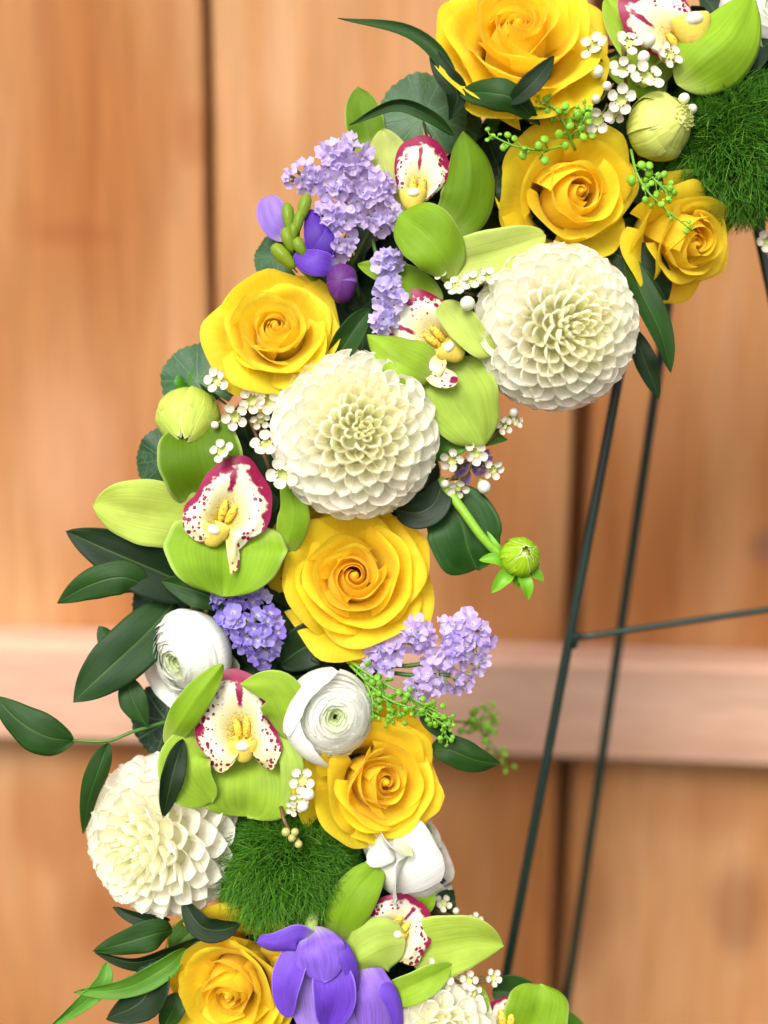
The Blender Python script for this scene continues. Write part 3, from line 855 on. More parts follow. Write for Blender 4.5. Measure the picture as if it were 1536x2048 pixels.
def add_lip(root, L, cx, cy, h, direction, outline, lift=34, back=0.0, ruffle=5.0, seed=0, col=(1, 1, 1)):
    """outline = [(degrees from the lip's own direction, radius)]; the middle lobe is at 0"""
    na, nr = 73, 15
    A = np.array([o[0] for o in outline], float)
    Rr = np.array([o[1] for o in outline], float)
    a = np.linspace(A[0], A[-1], na)
    r = np.interp(a, A, Rr)
    ker = np.array([1, 2, 3, 2, 1]) / 9
    r = np.convolve(np.pad(r, 2, mode='edge'), ker, 'valid')
    r = r * (1 + 0.03 * np.sin(a * 0.075 + seed) + 0.02 * np.sin(a * 0.16 + seed * 2))
    rn = np.linspace(0.10, 1, nr)[:, None]
    th = np.radians(a + direction)[None, :]
    x = cx + rn * r[None, :] * np.cos(th)
    y = cy - rn * r[None, :] * np.sin(th)
    side = np.clip(np.abs(a) / 120, 0, 1)[None, :]
    z = h - 20 + lift * np.sin(np.clip(rn * 1.15, 0, 1) * PI * 0.62) * (1 + 0.5 * side) - 16 * np.clip(rn - 0.72, 0, 1) / 0.28 * (1 - 0.7 * side) \
        + ruffle * rn ** 3 * (np.sin(np.radians(a)[None, :] * 4 + seed) + 0.6 * np.sin(np.radians(a)[None, :] * 7.3 + 2 * seed)) - back * rn * np.cos(np.radians(a))[None, :]
    V = np.array([L((x[j, i], y[j, i], z[j, i])) for j in range(nr) for i in range(na)])
    U = np.stack([np.tile((a - a[0]) / (a[-1] - a[0]), (nr, 1)), np.tile(rn, (1, na))], -1).reshape(-1, 2)
    lip = obj('lip', mesh('orchid_lip', V, gridfaces(na, nr), M_LIP, U), root, col)
    d = math.radians(direction)
    for s in (-1, 1):                                     # the two yellow keels running out of the throat
        ox, oy = -math.sin(d) * s * 10, math.cos(d) * s * 10
        pts = [L((cx + ox * q2 + math.cos(d) * q, cy - oy * q2 - math.sin(d) * q, h + e)) for q, e, q2 in ((2, -4, 0.7), (16, 4, 0.8), (30, 9, 0.95), (44, 6, 1.1))]
        Vk, Fk, Uk = tube(pts, 6.5 * S, 6.5 * S, 9, 13)
        cen = Vk.reshape(13, 9, 3).mean(axis=1, keepdims=True)
        fat = (0.35 + 0.95 * np.sin(np.linspace(0.12, 0.97, 13) * PI) ** 0.7)[:, None, None]
        Vk = (cen + (Vk.reshape(13, 9, 3) - cen) * fat).reshape(-1, 3)
        obj('keel', mesh('lip_keel', Vk, Fk, M_KEEL, Uk), lip)
    return lip

def add_column(root, L, cx, cy, h, direction, size=1.0, capdir=0.75):
    """the hooded column with its white anther cap; direction = way its mouth faces in the picture (degrees)"""
    d = math.radians(direction)
    k = S * kfac(h) * size
    R = Matrix.Rotation(d - PI / 2, 3, 'Z')
    pr = crspline([(0.03, -1.0), (0.46, -0.86), (0.80, -0.45), (0.97, 0.0), (0.92, 0.25), (0.84, 0.22), (0.78, 0.0), (0.5, -0.55), (0.1, -0.7)], np.linspace(0, 1, 26))
    ph = np.linspace(0, 2 * PI, 22, endpoint=False)[None, :]
    x = 30 * pr[:, :1] * np.cos(ph)
    z = 24 * pr[:, :1] * np.sin(ph) * np.where(np.sin(ph) > 0, 1.0, 0.8)
    y = 38 * pr[:, 1:] + 10 * np.where(np.sin(ph) < 0, 1, -0.35) * np.clip(pr[:, 1:] + 0.4, 0, 1) * np.abs(np.sin(ph)) + 0 * ph
    V = np.stack([x, y, z], -1).reshape(-1, 3) + np.array([0, 8, 0])
    U = np.stack([np.tile(np.linspace(0, 1, 22), (26, 1)), np.tile(np.linspace(0, 1, 26)[:, None], (1, 22))], -1).reshape(-1, 2)
    V = np.array([R @ Vector(p) for p in V]) * k + np.array(L((cx, cy, h)))
    col = obj('column', mesh('orchid_column', V, gridfaces(22, 26, True), M_COLUMN, U), root)
    Vc, Fc, Uc = ellipsoid(14.5, 11, 12, c=(0, 9 * capdir, 16))
    Vc = np.array([R @ Vector(p) for p in Vc]) * k + np.array(L((cx, cy, h)))
    obj('anther_cap', mesh('anther_cap', Vc, Fc, M_CAP, Uc), col)
    return col

LIP = [(-128, 62), (-105, 84), (-75, 84), (-45, 104), (-20, 122), (0, 126), (20, 122), (45, 104), (75, 84), (105, 84), (128, 62)]
def lip_of(scale, outline=LIP):
    return [(a, r * scale) for a, r in outline]

# the one beside the upper statice
o, L = flat_thing('orchid', 'green orchid whose lip tip is spotted burgundy, right of the upper purple statice', 'orchid', 840, 430, 0, 'green cymbidium orchids')
add_blade('sepal', o, L, [(745, 310, -70), (728, 240, -60), (716, 174, -75)], 78, M_TEPAL, DEEP, p=0.4, q=0.58, cup=0.31, crease=0.1, wave=0.03, curl=0.035, ripple=0.014)
add_blade('sepal', o, L, [(812, 440, -30), (786, 350, -15), (764, 258, -25)], 100, M_TEPAL, lin(206, 216, 120), p=0.45, q=0.58, cup=0.43, crease=0.16, wave=0.03, curl=0.035, ripple=0.014)
add_blade('petal', o, L, [(872, 482, 10), (928, 412, 38), (940, 340, 42), (926, 262, 16)], 112, M_TEPAL, DEEP, p=0.5, q=0.65, cup=-0.3, crease=-0.24, ripple=0.02, wave=0.035, curl=0.04)
add_lip(o, L, 832, 398, 22, 84, [(-95, 20), (-70, 36), (-45, 90), (-22, 120), (0, 124), (20, 116), (40, 78), (70, 34), (95, 20)], lift=26, seed=1.2)
add_column(o, L, 826, 396, 36, 90, 0.95)
add_blade('petal', o, L, [(910, 556, 42), (884, 506, 74), (846, 462, 78), (798, 428, 46)], 124, M_TEPAL, GREEN, p=0.6, q=0.46, cup=-0.3, crease=0.2, ripple=0.02, wave=0.035, curl=0.05)
add_blade('sepal', o, L, [(872, 535, 30), (930, 522, 45), (1010, 500, 52), (1092, 470, 40)], 98, M_TEPAL, lin(204, 220, 112), p=0.35, q=0.46, cup=0.22, crease=0.20, ripple=0.02, roll=-0.15, wave=0.03, curl=0.035)

# between the two dahlias
o, L = flat_thing('orchid', 'pale green orchid with spotted lip between the two upper white dahlias', 'orchid', 880, 690, 0, 'green cymbidium orchids')
add_blade('petal', o, L, [(885, 605, 5), (810, 560, 15), (715, 528, 0)], 62, M_TEPAL, GREEN, p=0.5, q=0.68, cup=0.37, crease=0.23, wave=0.03, curl=0.035, ripple=0.014)
add_blade('sepal', o, L, [(870, 730, -10), (910, 790, 10), (942, 845, 12), (968, 898, -10)], 165, M_TEPAL, lin(182, 210, 84), p=0.42, q=0.8, cup=0.22, crease=0.24, wave=0.03, curl=0.035, ripple=0.014)
add_lip(o, L, 888, 690, 14, 138, [(-100, 48), (-70, 70), (-40, 100), (-15, 128), (0, 140), (18, 144), (40, 110), (70, 70), (105, 80), (125, 82), (140, 50)], lift=34, seed=2.6)
add_column(o, L, 903, 700, 32, 140, 0.98)
add_blade('side_lobe', o, L, [(862, 715, 22), (872, 750, 38), (915, 762, 36)], 44, M_LIP, (1, 1, 1), p=0.4, q=0.4, cup=0.31)
add_blade('petal', o, L, [(872, 750, 30), (835, 718, 62), (785, 692, 60), (733, 670, 36)], 112, M_TEPAL, LIME, p=0.42, q=0.80, cup=-0.31, roll=-0.25, skew=-0.1, crease=-0.18, wave=0.03, curl=0.035, ripple=0.014)
add_blade('petal', o, L, [(884, 605, 26), (915, 640, 56), (950, 680, 58), (986, 714, 46)], 66, M_TEPAL, lin(204, 222, 110), p=0.4, q=0.48, cup=0.28, ripple=0.06, crease=0.18, wave=0.03, curl=0.035)

# the large one on the left
o, L = flat_thing('orchid', 'big green orchid on the left with wide burgundy rim on its lip', 'orchid', 440, 1040, 0, 'green cymbidium orchids')
add_blade('sepal', o, L, [(428, 1020, -25), (412, 960, 8), (400, 905, 14), (392, 850, -14)], 172, M_TEPAL, lin(104, 142, 18), p=0.42, q=0.32, cup=0.45, crease=0.08, wave=0.03, curl=0.03)
add_blade('sepal', o, L, [(405, 1040, -20), (330, 1030, 0), (255, 1018, 4), (186, 1008, -8)], 136, M_TEPAL, lin(196, 214, 92), p=0.35, q=0.58, cup=0.22, crease=0.16, wave=0.03, curl=0.035, ripple=0.014)
add_blade('petal', o, L, [(560, 1118, 12), (582, 1060, 40), (586, 1010, 40), (566, 955, 16)], 66, M_TEPAL, GREEN, p=0.5, q=0.6, cup=-0.35, crease=-0.3, wave=0.03)
add_blade('petal', o, L, [(462, 1045, 2), (455, 1095, 20), (450, 1145, 34), (446, 1194, 30)], 248, M_TEPAL, lin(152, 194, 46), p=0.34, q=0.62, cup=0.35, crease=0.26, ripple=0.025, wave=0.02, curl=0.05, nu=27)
add_lip(o, L, 446, 1046, 26, 68, [(-150, 98), (-138, 100), (-128, 62), (-105, 62), (-80, 78), (-50, 104), (-22, 126), (0, 140), (25, 122), (45, 96), (70, 80), (100, 82), (128, 76), (150, 66), (168, 40)], lift=38, seed=0.4)
add_column(o, L, 428, 1066, 44, 72, 1.0)

# the one that faces the camera, lower middle
o, L = flat_thing('orchid', 'green orchid facing the camera, left of the round white ranunculus', 'orchid', 487, 1480, 0, 'green cymbidium orchids')
add_blade('sepal', o, L, [(498, 1500, -10), (497, 1550, 18), (496, 1595, 28), (494, 1636, 14)], 186, M_TEPAL, LIME, p=0.4, q=0.34, cup=0.3, crease=0.1, ripple=0.014, wave=0.025, curl=0.03, nu=21)
add_blade('petal', o, L, [(402, 1462, 20), (372, 1510, 56), (378, 1560, 66), (424, 1606, 50)], 108, M_TEPAL, LIME, p=0.5, q=0.45, cup=0.5, crease=0.1, ripple=0.02, wave=0.03, curl=0.04)
add_blade('petal', o, L, [(332, 1492, 24), (362, 1440, 74), (398, 1388, 92), (446, 1328, 78)], 66, M_TEPAL, lin(150, 190, 44), p=0.5, q=0.6, cup=-0.3, crease=-0.25, ripple=0.03, wave=0.03)
add_blade('petal', o, L, [(552, 1462, 30), (578, 1510, 56), (584, 1565, 54), (570, 1624, 34)], 50, M_TEPAL, lin(184, 212, 92), p=0.45, q=0.55, cup=-0.3, crease=-0.2, ripple=0.03)
add_lip(o, L, 487, 1478, 32, 97, [(-157, 30), (-152, 84), (-142, 88), (-120, 78), (-95, 70), (-65, 66), (-40, 88), (-20, 124), (0, 144), (22, 142), (45, 120), (70, 98), (95, 90), (120, 82), (138, 82), (148, 76), (153, 30)], lift=36, seed=3.3)
add_column(o, L, 487, 1496, 46, 90, 1.0)
add_blade('sepal', o, L, [(590, 1486, 40), (580, 1420, 78), (548, 1372, 90), (480, 1368, 74)], 98, M_TEPAL, LIME, p=0.55, q=0.85, cup=-0.25, crease=-0.12, skew=-0.08, wave=0.03, ripple=0.02)

# low, right of the fuzzy ball
o, L = flat_thing('orchid', 'pale green orchid right of the lower green fuzzy ball', 'orchid', 800, 1870, 0, 'green cymbidium orchids')
add_blade('sepal', o, L, [(815, 1905, -15), (880, 1890, 8), (945, 1880, 8), (1008, 1892, -10)], 130, M_TEPAL, lin(188, 212, 82), p=0.4, q=0.8, cup=0.25, crease=0.22, wave=0.03, curl=0.035, ripple=0.014)
add_blade('sepal', o, L, [(830, 1830, -30), (850, 1800, -20), (846, 1778, -28)], 44, M_TEPAL, GREEN, p=0.4, q=0.48, cup=0.25, crease=0.1, wave=0.03, curl=0.035, ripple=0.014)
add_lip(o, L, 782, 1872, 10, 48, [(-122, 50), (-100, 78), (-75, 76), (-45, 78), (-15, 92), (0, 96), (25, 86), (60, 78), (100, 58), (125, 40)], lift=28, seed=5.1)
add_column(o, L, 792, 1868, 24, 60, 0.75)
add_blade('petal', o, L, [(672, 1905, -5), (690, 1830, 32), (722, 1775, 38), (768, 1722, 16)], 92, M_TEPAL, GREEN, p=0.5, q=0.58, cup=-0.37, crease=0.16, roll=0.2, wave=0.03, curl=0.035, ripple=0.014)
add_blade('petal', o, L, [(812, 1885, 40), (765, 1895, 54), (725, 1915, 50), (690, 1945, 30)], 112, M_TEPAL, lin(186, 210, 90), p=0.36, q=0.6, cup=-0.28, crease=-0.2, wave=0.03, curl=0.035, ripple=0.014)
add_blade('petal', o, L, [(765, 1992, 5), (815, 1978, 34), (860, 1955, 36), (905, 1930, 16)], 66, M_TEPAL, lin(168, 204, 60), p=0.5, q=0.63, cup=0.37, crease=0.28, wave=0.03, curl=0.035, ripple=0.014)

# bottom right corner of the wreath
o, L = flat_thing('orchid', 'small part of a green orchid at the bottom edge, rightmost of the flowers there', 'orchid', 1015, 2040, -30, 'green cymbidium orchids')
add_blade('petal', o, L, [(1030, 2100, -45), (1062, 2050, -20), (1076, 2010, -20), (1080, 1968, -40)], 132, M_TEPAL, GREEN, p=0.5, q=0.38, cup=-0.3, crease=0.2, wave=0.03)
add_blade('petal', o, L, [(968, 2070, -35), (962, 2020, -20), (958, 1968, -35)], 42, M_TEPAL, LIME, p=0.5, q=0.58, cup=-0.31, crease=0.1, wave=0.03, curl=0.035, ripple=0.014)
add_lip(o, L, 1014, 2062, -25, 92, lip_of(0.56), lift=18, seed=4.2)

# top right
o, L = flat_thing('orchid', 'green orchid in the top right corner with one broad bright petal', 'orchid', 1360, 90, 0, 'green cymbidium orchids')
add_blade('sepal', o, L, [(1345, 150, -30), (1300, 110, -5), (1255, 60, 0), (1212, -5, -20)], 96, M_TEPAL, LIME, p=0.4, q=0.58, cup=0.28, crease=0.16, wave=0.03, curl=0.035, ripple=0.014)
add_blade('sepal', o, L, [(1330, 190, -45), (1270, 150, -30), (1215, 120, -45)], 80, M_TEPAL, GREEN, p=0.4, q=0.58, cup=0.28, crease=0.1, wave=0.03, curl=0.035, ripple=0.014)
add_lip(o, L, 1368, 96, 18, 125, [(-80, 30), (-55, 60), (-30, 110), (-10, 150), (0, 160), (20, 158), (40, 120), (65, 66), (95, 46), (120, 30)], lift=32, seed=6.0)
add_column(o, L, 1384, 56, 40, 100, 1.35)
add_blade('petal', o, L, [(1352, 168, 25), (1405, 122, 62), (1462, 70, 66), (1508, -12, 36)], 158, M_TEPAL, lin(160, 200, 46), p=0.55, q=0.6, cup=-0.37, crease=-0.2, wave=0.03, curl=0.035, ripple=0.014)

# ------------------------------------------------------------------ statice
def floret_mesh(seed):
    rng = np.random.default_rng(seed)
    na, nr = 25, 6
    th = np.linspace(0, 2 * PI, na, endpoint=False)[None, :]
    rn = np.linspace(0.08, 1, nr)[:, None]
    ph = rng.uniform(0, 6.28)
    lobe = 0.80 + 0.20 * np.abs(np.cos(2.5 * th + ph)) ** 0.7
    r = rn * (1 - (1 - lobe) * rn ** 2)
    z = -0.55 * (1 - rn ** 0.75) + 0.15 * rn ** 2 * np.sin(5 * th + 2 * ph) + 0.09 * rn ** 2 * np.sin(9 * th + ph) + 0.06 * rn ** 3 * rng.normal(0, 1, (1, na))
    x, y = r * np.cos(th), r * np.sin(th) * rng.uniform(0.75, 1.0)
    V = np.stack([x, y, z], -1).reshape(-1, 3)
    U = np.stack([th / (2 * PI) * np.ones_like(rn), rn * np.ones_like(th)], -1).reshape(-1, 2)
    return mesh('statice_floret', V, gridfaces(na, nr, True), M_STATICE, U)
FLORETS = [floret_mesh(s) for s in range(7)]
M_CALYX = M_STEM
_c = tube([(0, 0, -0.45), (0, 0, -1.0), (0.05, 0, -1.7)], 0.22, 0.12, 7, 6)
CALYX = mesh('floret_tube', _c[0], _c[1], M_CALYX, _c[2])

def statice(label, px, py, h, blobs, stems, seed, c1, c2, gap=17.5, size=(16, 22), extra=(), tilt=1.0, fill=1.0):
    rng = random.Random(seed)
    root, L = flat_thing('statice_sprig', label, 'statice', px, py, h, 'purple statice')
    pts = list(extra)
    for (bx, by, rx, ry, hh) in blobs:
        for _ in range(int(260 * fill)):
            a, r = rng.uniform(0, 2 * PI), math.sqrt(rng.random())
            x, y = bx + rx * r * math.cos(a), by + ry * r * math.sin(a)
            z = h + hh * math.sqrt(max(0, 1 - r * r * 0.96)) - 6
            nx, ny = r * math.cos(a) * 1.3, -r * math.sin(a) * 1.3
            if all((x - q[0]) ** 2 + (y - q[1]) ** 2 > gap * gap for q in pts):
                pts.append((x, y, z, nx, ny))
    for i, (x, y, z, nx, ny) in enumerate(pts):
        n = Vector((nx * tilt + rng.uniform(-0.5, 0.5), ny * tilt + rng.uniform(-0.5, 0.5), 1)).normalized()
        q = n.to_track_quat('Z', 'Y').to_matrix().to_4x4() @ Matrix.Rotation(rng.uniform(0, 6.28), 4, 'Z')
        s = rng.uniform(*size) * S
        M4 = Matrix.Translation(Vector(L((x, y, z)))) @ q @ Matrix.Scale(s, 4)
        f = rng.random()
        c = tuple(c1[k] * (1 - f) + c2[k] * f for k in range(3))
        fl = obj('floret', FLORETS[i % 7], root, vary(c, rng, 0.06), M4)
        obj('floret_tube', CALYX, fl, lin(120, 128, 90))
    for st in stems:
        add_tube('stem', root, L, st, 5, 4, M_STEM, lin(60, 92, 34))
    return root

LIL, VIO = lin(222, 204, 244), lin(178, 158, 236)
statice('large pale lilac statice cluster above the upper purple freesia', 690, 390, 20,
        [(690, 312, 52, 40, 34), (612, 352, 46, 30, 24), (668, 355, 60, 46, 40), (730, 375, 55, 46, 34), (675, 430, 42, 36, 34), (760, 432, 46, 30, 30), (678, 485, 30, 30, 26)],
        [[(690, 400, 0), (700, 500, -30), (720, 600, -80)], [(640, 370, 5), (690, 450, -20), (705, 520, -40)], [(760, 430, 10), (730, 480, -20), (705, 530, -40)]], 1, LIL, lin(208, 188, 242))
statice('narrow upright sprig of lilac statice hanging over the spotted orchid lip', 775, 580, 45,
        [(770, 522, 28, 26, 16), (776, 570, 26, 26, 18), (780, 600, 34, 24, 20), (768, 640, 24, 22, 14)],
        [[(772, 620, 35), (765, 560, 20), (745, 480, -10)]], 2, LIL, lin(206, 192, 246))
statice('violet statice cluster between the left orchid and the white ranunculus', 500, 1245, 5,
        [(440, 1198, 28, 18, 14), (498, 1192, 40, 18, 10), (470, 1240, 34, 30, 22), (515, 1262, 52, 52, 40), (525, 1300, 34, 30, 26)],
        [[(510, 1260, 20), (470, 1230, 0), (430, 1200, -40)], [(440, 1200, 8), (450, 1225, -10), (480, 1260, -40)]], 3, lin(188, 174, 236), lin(146, 124, 220))
statice('long lilac statice spray pointing right below the wide open rose', 870, 1310, 10,
        [(770, 1310, 40, 34, 24), (835, 1270, 36, 34, 26), (890, 1290, 62, 52, 40), (940, 1280, 46, 52, 34), (890, 1350, 58, 42, 34), (935, 1320, 44, 40, 30), (845, 1370, 30, 26, 18)],
        [[(930, 1300, 15), (830, 1330, 0), (720, 1330, -40)], [(900, 1350, 15), (820, 1350, -5), (720, 1335, -40)]], 4, LIL, lin(200, 178, 240),
        extra=[(735, 1338, 18, -1.0, -0.4), (940, 1224, 10, 0.4, 0.9), (775, 1345, 22, -0.2, -0.8)])
statice('tiny violet statice bits beside the wax blossoms right of the middle dahlia', 945, 935, -40,
        [(962, 922, 22, 20, 8), (930, 942, 18, 20, 8)], [[(950, 930, -40), (920, 930, -60), (890, 930, -90)]], 5, lin(160, 138, 206), lin(140, 118, 190), fill=0.5)

# ------------------------------------------------------------------ green fuzzy balls
def fuzzy_ball(px, py, h, rx, ry, rz, label, seed, n=12000):
    root, L = flat_thing('green_dianthus', label, 'dianthus', px, py, h, 'green fuzzy dianthus')
    rng = np.random.default_rng(seed)
    k = S * kfac(h)
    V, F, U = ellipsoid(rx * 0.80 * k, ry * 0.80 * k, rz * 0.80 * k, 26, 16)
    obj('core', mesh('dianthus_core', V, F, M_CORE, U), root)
    # directions: front half and a little beyond
    d = rng.normal(0, 1, (n * 3, 3))
    d /= np.linalg.norm(d, axis=1)[:, None]
    d = d[d[:, 2] > -0.35][:n]
    n = len(d)
    # tufts: strands lean together towards the tuft's own direction
    tc = rng.normal(0, 1, (170, 3)); tc /= np.linalg.norm(tc, axis=1)[:, None]
    own = tc[np.argmax(d @ tc.T, axis=1)]
    side = np.cross(d, rng.normal(0, 1, (n, 3))); side /= np.linalg.norm(side, axis=1)[:, None]
    rad = np.array([rx, ry, rz])
    base = d * rad * 0.74
    ln = rng.uniform(0.16, 0.38, n)[:, None] * (rx + ry) / 2
    lean = (own - d) * 2.2 + side * rng.uniform(0.2, 0.8, (n, 1))
    dir0 = d + lean * 0.35
    dir0 /= np.linalg.norm(dir0, axis=1)[:, None]
    m = 6
    s = np.linspace(0, 1, m)
    bend = side * rng.uniform(0.2, 1.1, (n, 1)) + np.array([0, -0.18, 0])
    C = base[:, None, :] + ln[:, None, :] * (dir0[:, None, :] * s[None, :, None] + bend[:, None, :] * (s ** 2)[None, :, None] * 0.75)
    T = np.gradient(C, axis=1); T /= np.linalg.norm(T, axis=2)[..., None]
    A = np.cross(T, np.array([0.2, 0.3, 0.93])); A /= np.linalg.norm(A, axis=2)[..., None] + 1e-9
    B = np.cross(T, A)
    w = (rng.uniform(0.8, 1.6, n)[:, None] * (1 - 0.75 * s)[None, :])[..., None]
    ring = np.stack([C + w * (A * math.cos(q) + B * math.sin(q)) for q in (0, 2 * PI / 3, 4 * PI / 3)], axis=2)
    Vv = (ring.reshape(-1, 3)) * k
    base_i = (np.arange(n) * m * 3)[:, None, None, None]
    j = np.arange(m - 1)[None, :, None, None]
    i = np.arange(3)[None, None, :, None]
    quad = np.concatenate([base_i + j * 3 + i, base_i + j * 3 + (i + 1) % 3, base_i + (j + 1) * 3 + (i + 1) % 3, base_i + (j + 1) * 3 + i], axis=3).reshape(-1, 4)
    uvv = np.stack([np.repeat(rng.random(n), m * 3), np.tile(np.repeat(s, 3), n)], -1)
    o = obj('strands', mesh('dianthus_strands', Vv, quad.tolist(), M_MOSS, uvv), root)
    o['kind'] = 'stuff'
    return root
fuzzy_ball(1470, 292, -55, 152, 150, 105, 'green fuzzy dianthus ball at the top right, beside the pale dahlia bud', 1)
fuzzy_ball(574, 1732, -48, 142, 128, 105, 'green fuzzy dianthus ball at the bottom, right of the pointed-petal dahlia', 2)
# ------------------------------------------------------------------ freesias
VIOLET, LILAC, DARKV = lin(128, 84, 214), lin(166, 128, 228), lin(92, 44, 176)
o, L = flat_thing('freesia', 'deep purple freesia with green buds under the large lilac statice', 'freesia', 630, 500, 10, 'purple freesias')
add_blade('petal', o, L, [(575, 480, -35), (548, 440, -25), (536, 392, -35)], 62, M_FREESIA, LILAC, p=0.5, q=0.42, cup=0.31)
add_blade('petal', o, L, [(655, 548, 5), (638, 500, 30), (630, 460, 34), (622, 418, 15)], 52, M_FREESIA, DARKV, p=0.5, q=0.5, cup=-0.56)
add_blade('petal', o, L, [(668, 548, 8), (650, 505, 34), (650, 465, 34), (660, 430, 12)], 46, M_FREESIA, lin(84, 38, 168), p=0.5, q=0.5, cup=-0.56)
add_blade('petal', o, L, [(680, 538, 18), (650, 528, 42), (620, 522, 44), (588, 508, 28)], 56, M_FREESIA, lin(110, 62, 196), p=0.5, q=0.45, cup=-0.50)
V, F, U = ellipsoid(31 * S, 40 * S, 30 * S, 20, 12, c=L((684, 566, 26)), bump=0.05)
obj('bud', mesh('freesia_bud', V, F, M_FREESIA, U), o, lin(112, 54, 136))
for (x, y, rx, ry, a, z) in [(577, 436, 14, 30, 0.12, 20), (608, 415, 14, 28, -0.25, 24), (596, 445, 12, 24, -0.2, 30), (577, 478, 15, 24, 0.3, 28), (598, 492, 14, 20, 0.5, 30), (566, 512, 17, 30, 0.75, 24), (588, 462, 10, 16, 0, 34)]:
    V, F, U = ellipsoid(rx * 0.9 * S, ry * 1.12 * S, rx * 0.9 * S, 12, 13, bump=0.08, power=1.35)
    M4 = Matrix.Translation(Vector(L((x, y, z)))) @ Matrix.Rotation(a, 4, 'Z')
    obj('green_bud', mesh('green_bud', V, F, M_SEPAL, U), o, lin(90 + rx * 2, 130 + rx, 30), M4)
add_tube('stem', o, L, [(600, 430, 12), (592, 480, 14), (590, 520, 5), (640, 570, -40)], 6, 7, M_STEM, lin(84, 128, 36))

o, L = flat_thing('freesia', 'large drooping purple freesia bloom over the bottom yellow rose', 'freesia', 630, 1940, 50, 'purple freesias')
add_blade('petal', o, L, [(628, 1878, 50), (595, 1876, 76), (555, 1890, 74), (513, 1884, 50)], 54, M_FREESIA, lin(128, 84, 216), p=0.45, q=0.5, cup=-0.5, ripple=0.05, crease=-0.1, roll=0.25)
add_blade('petal', o, L, [(622, 1900, 36), (618, 1960, 52), (622, 2020, 56), (632, 2090, 44)], 84, M_FREESIA, lin(176, 140, 232), p=0.45, q=0.5, cup=-0.3, crease=0.1)
add_blade('petal', o, L, [(612, 1880, 48), (588, 1925, 66), (574, 1975, 74), (572, 2034, 56)], 70, M_FREESIA, lin(126, 80, 216), p=0.55, q=0.5, cup=0.35, roll=-0.5, crease=0.1)
add_blade('petal', o, L, [(640, 1895, 50), (662, 1950, 72), (668, 2000, 78), (658, 2052, 62)], 88, M_FREESIA, lin(120, 72, 212), p=0.55, q=0.45, cup=0.4, roll=0.15, crease=0.12, ripple=0.015)
add_blade('petal', o, L, [(645, 1868, 45), (682, 1898, 76), (704, 1940, 76), (714, 2000, 52)], 40, M_FREESIA, lin(120, 76, 210), p=0.5, q=0.6, cup=-0.7, roll=0.5)
add_blade('petal', o, L, [(625, 1854, 52), (632, 1888, 84), (640, 1922, 94), (646, 1966, 86)], 108, M_FREESIA, lin(146, 104, 226), p=0.55, q=0.42, cup=-0.38, crease=-0.12, ripple=0.02)
add_tube('stem', o, L, [(622, 1866, 50), (625, 1840, 30), (640, 1800, -20)], 16, 9, M_STEM, lin(150, 170, 90))

o, L = flat_thing('freesia', 'purple freesia at the bottom edge, right of the large drooping one', 'freesia', 745, 1990, 20, 'purple freesias')
add_blade('petal', o, L, [(708, 1930, 18), (704, 1985, 40), (698, 2035, 42), (694, 2095, 24)], 72, M_FREESIA, lin(168, 128, 230), p=0.5, q=0.5, cup=-0.35, crease=-0.1)
add_blade('petal', o, L, [(712, 1920, 24), (738, 1970, 56), (752, 2020, 60), (750, 2095, 36)], 92, M_FREESIA, lin(158, 116, 228), p=0.5, q=0.45, cup=-0.4, crease=-0.15, roll=0.1)
add_blade('petal', o, L, [(722, 1930, 24), (768, 1972, 52), (792, 2015, 50), (802, 2080, 24)], 40, M_FREESIA, lin(120, 76, 210), p=0.5, q=0.5, cup=-0.7, roll=0.5)
add_tube('stem', o, L, [(715, 1940, 20), (700, 1915, 5), (670, 1890, -30)], 15, 9, M_STEM, lin(170, 190, 110))

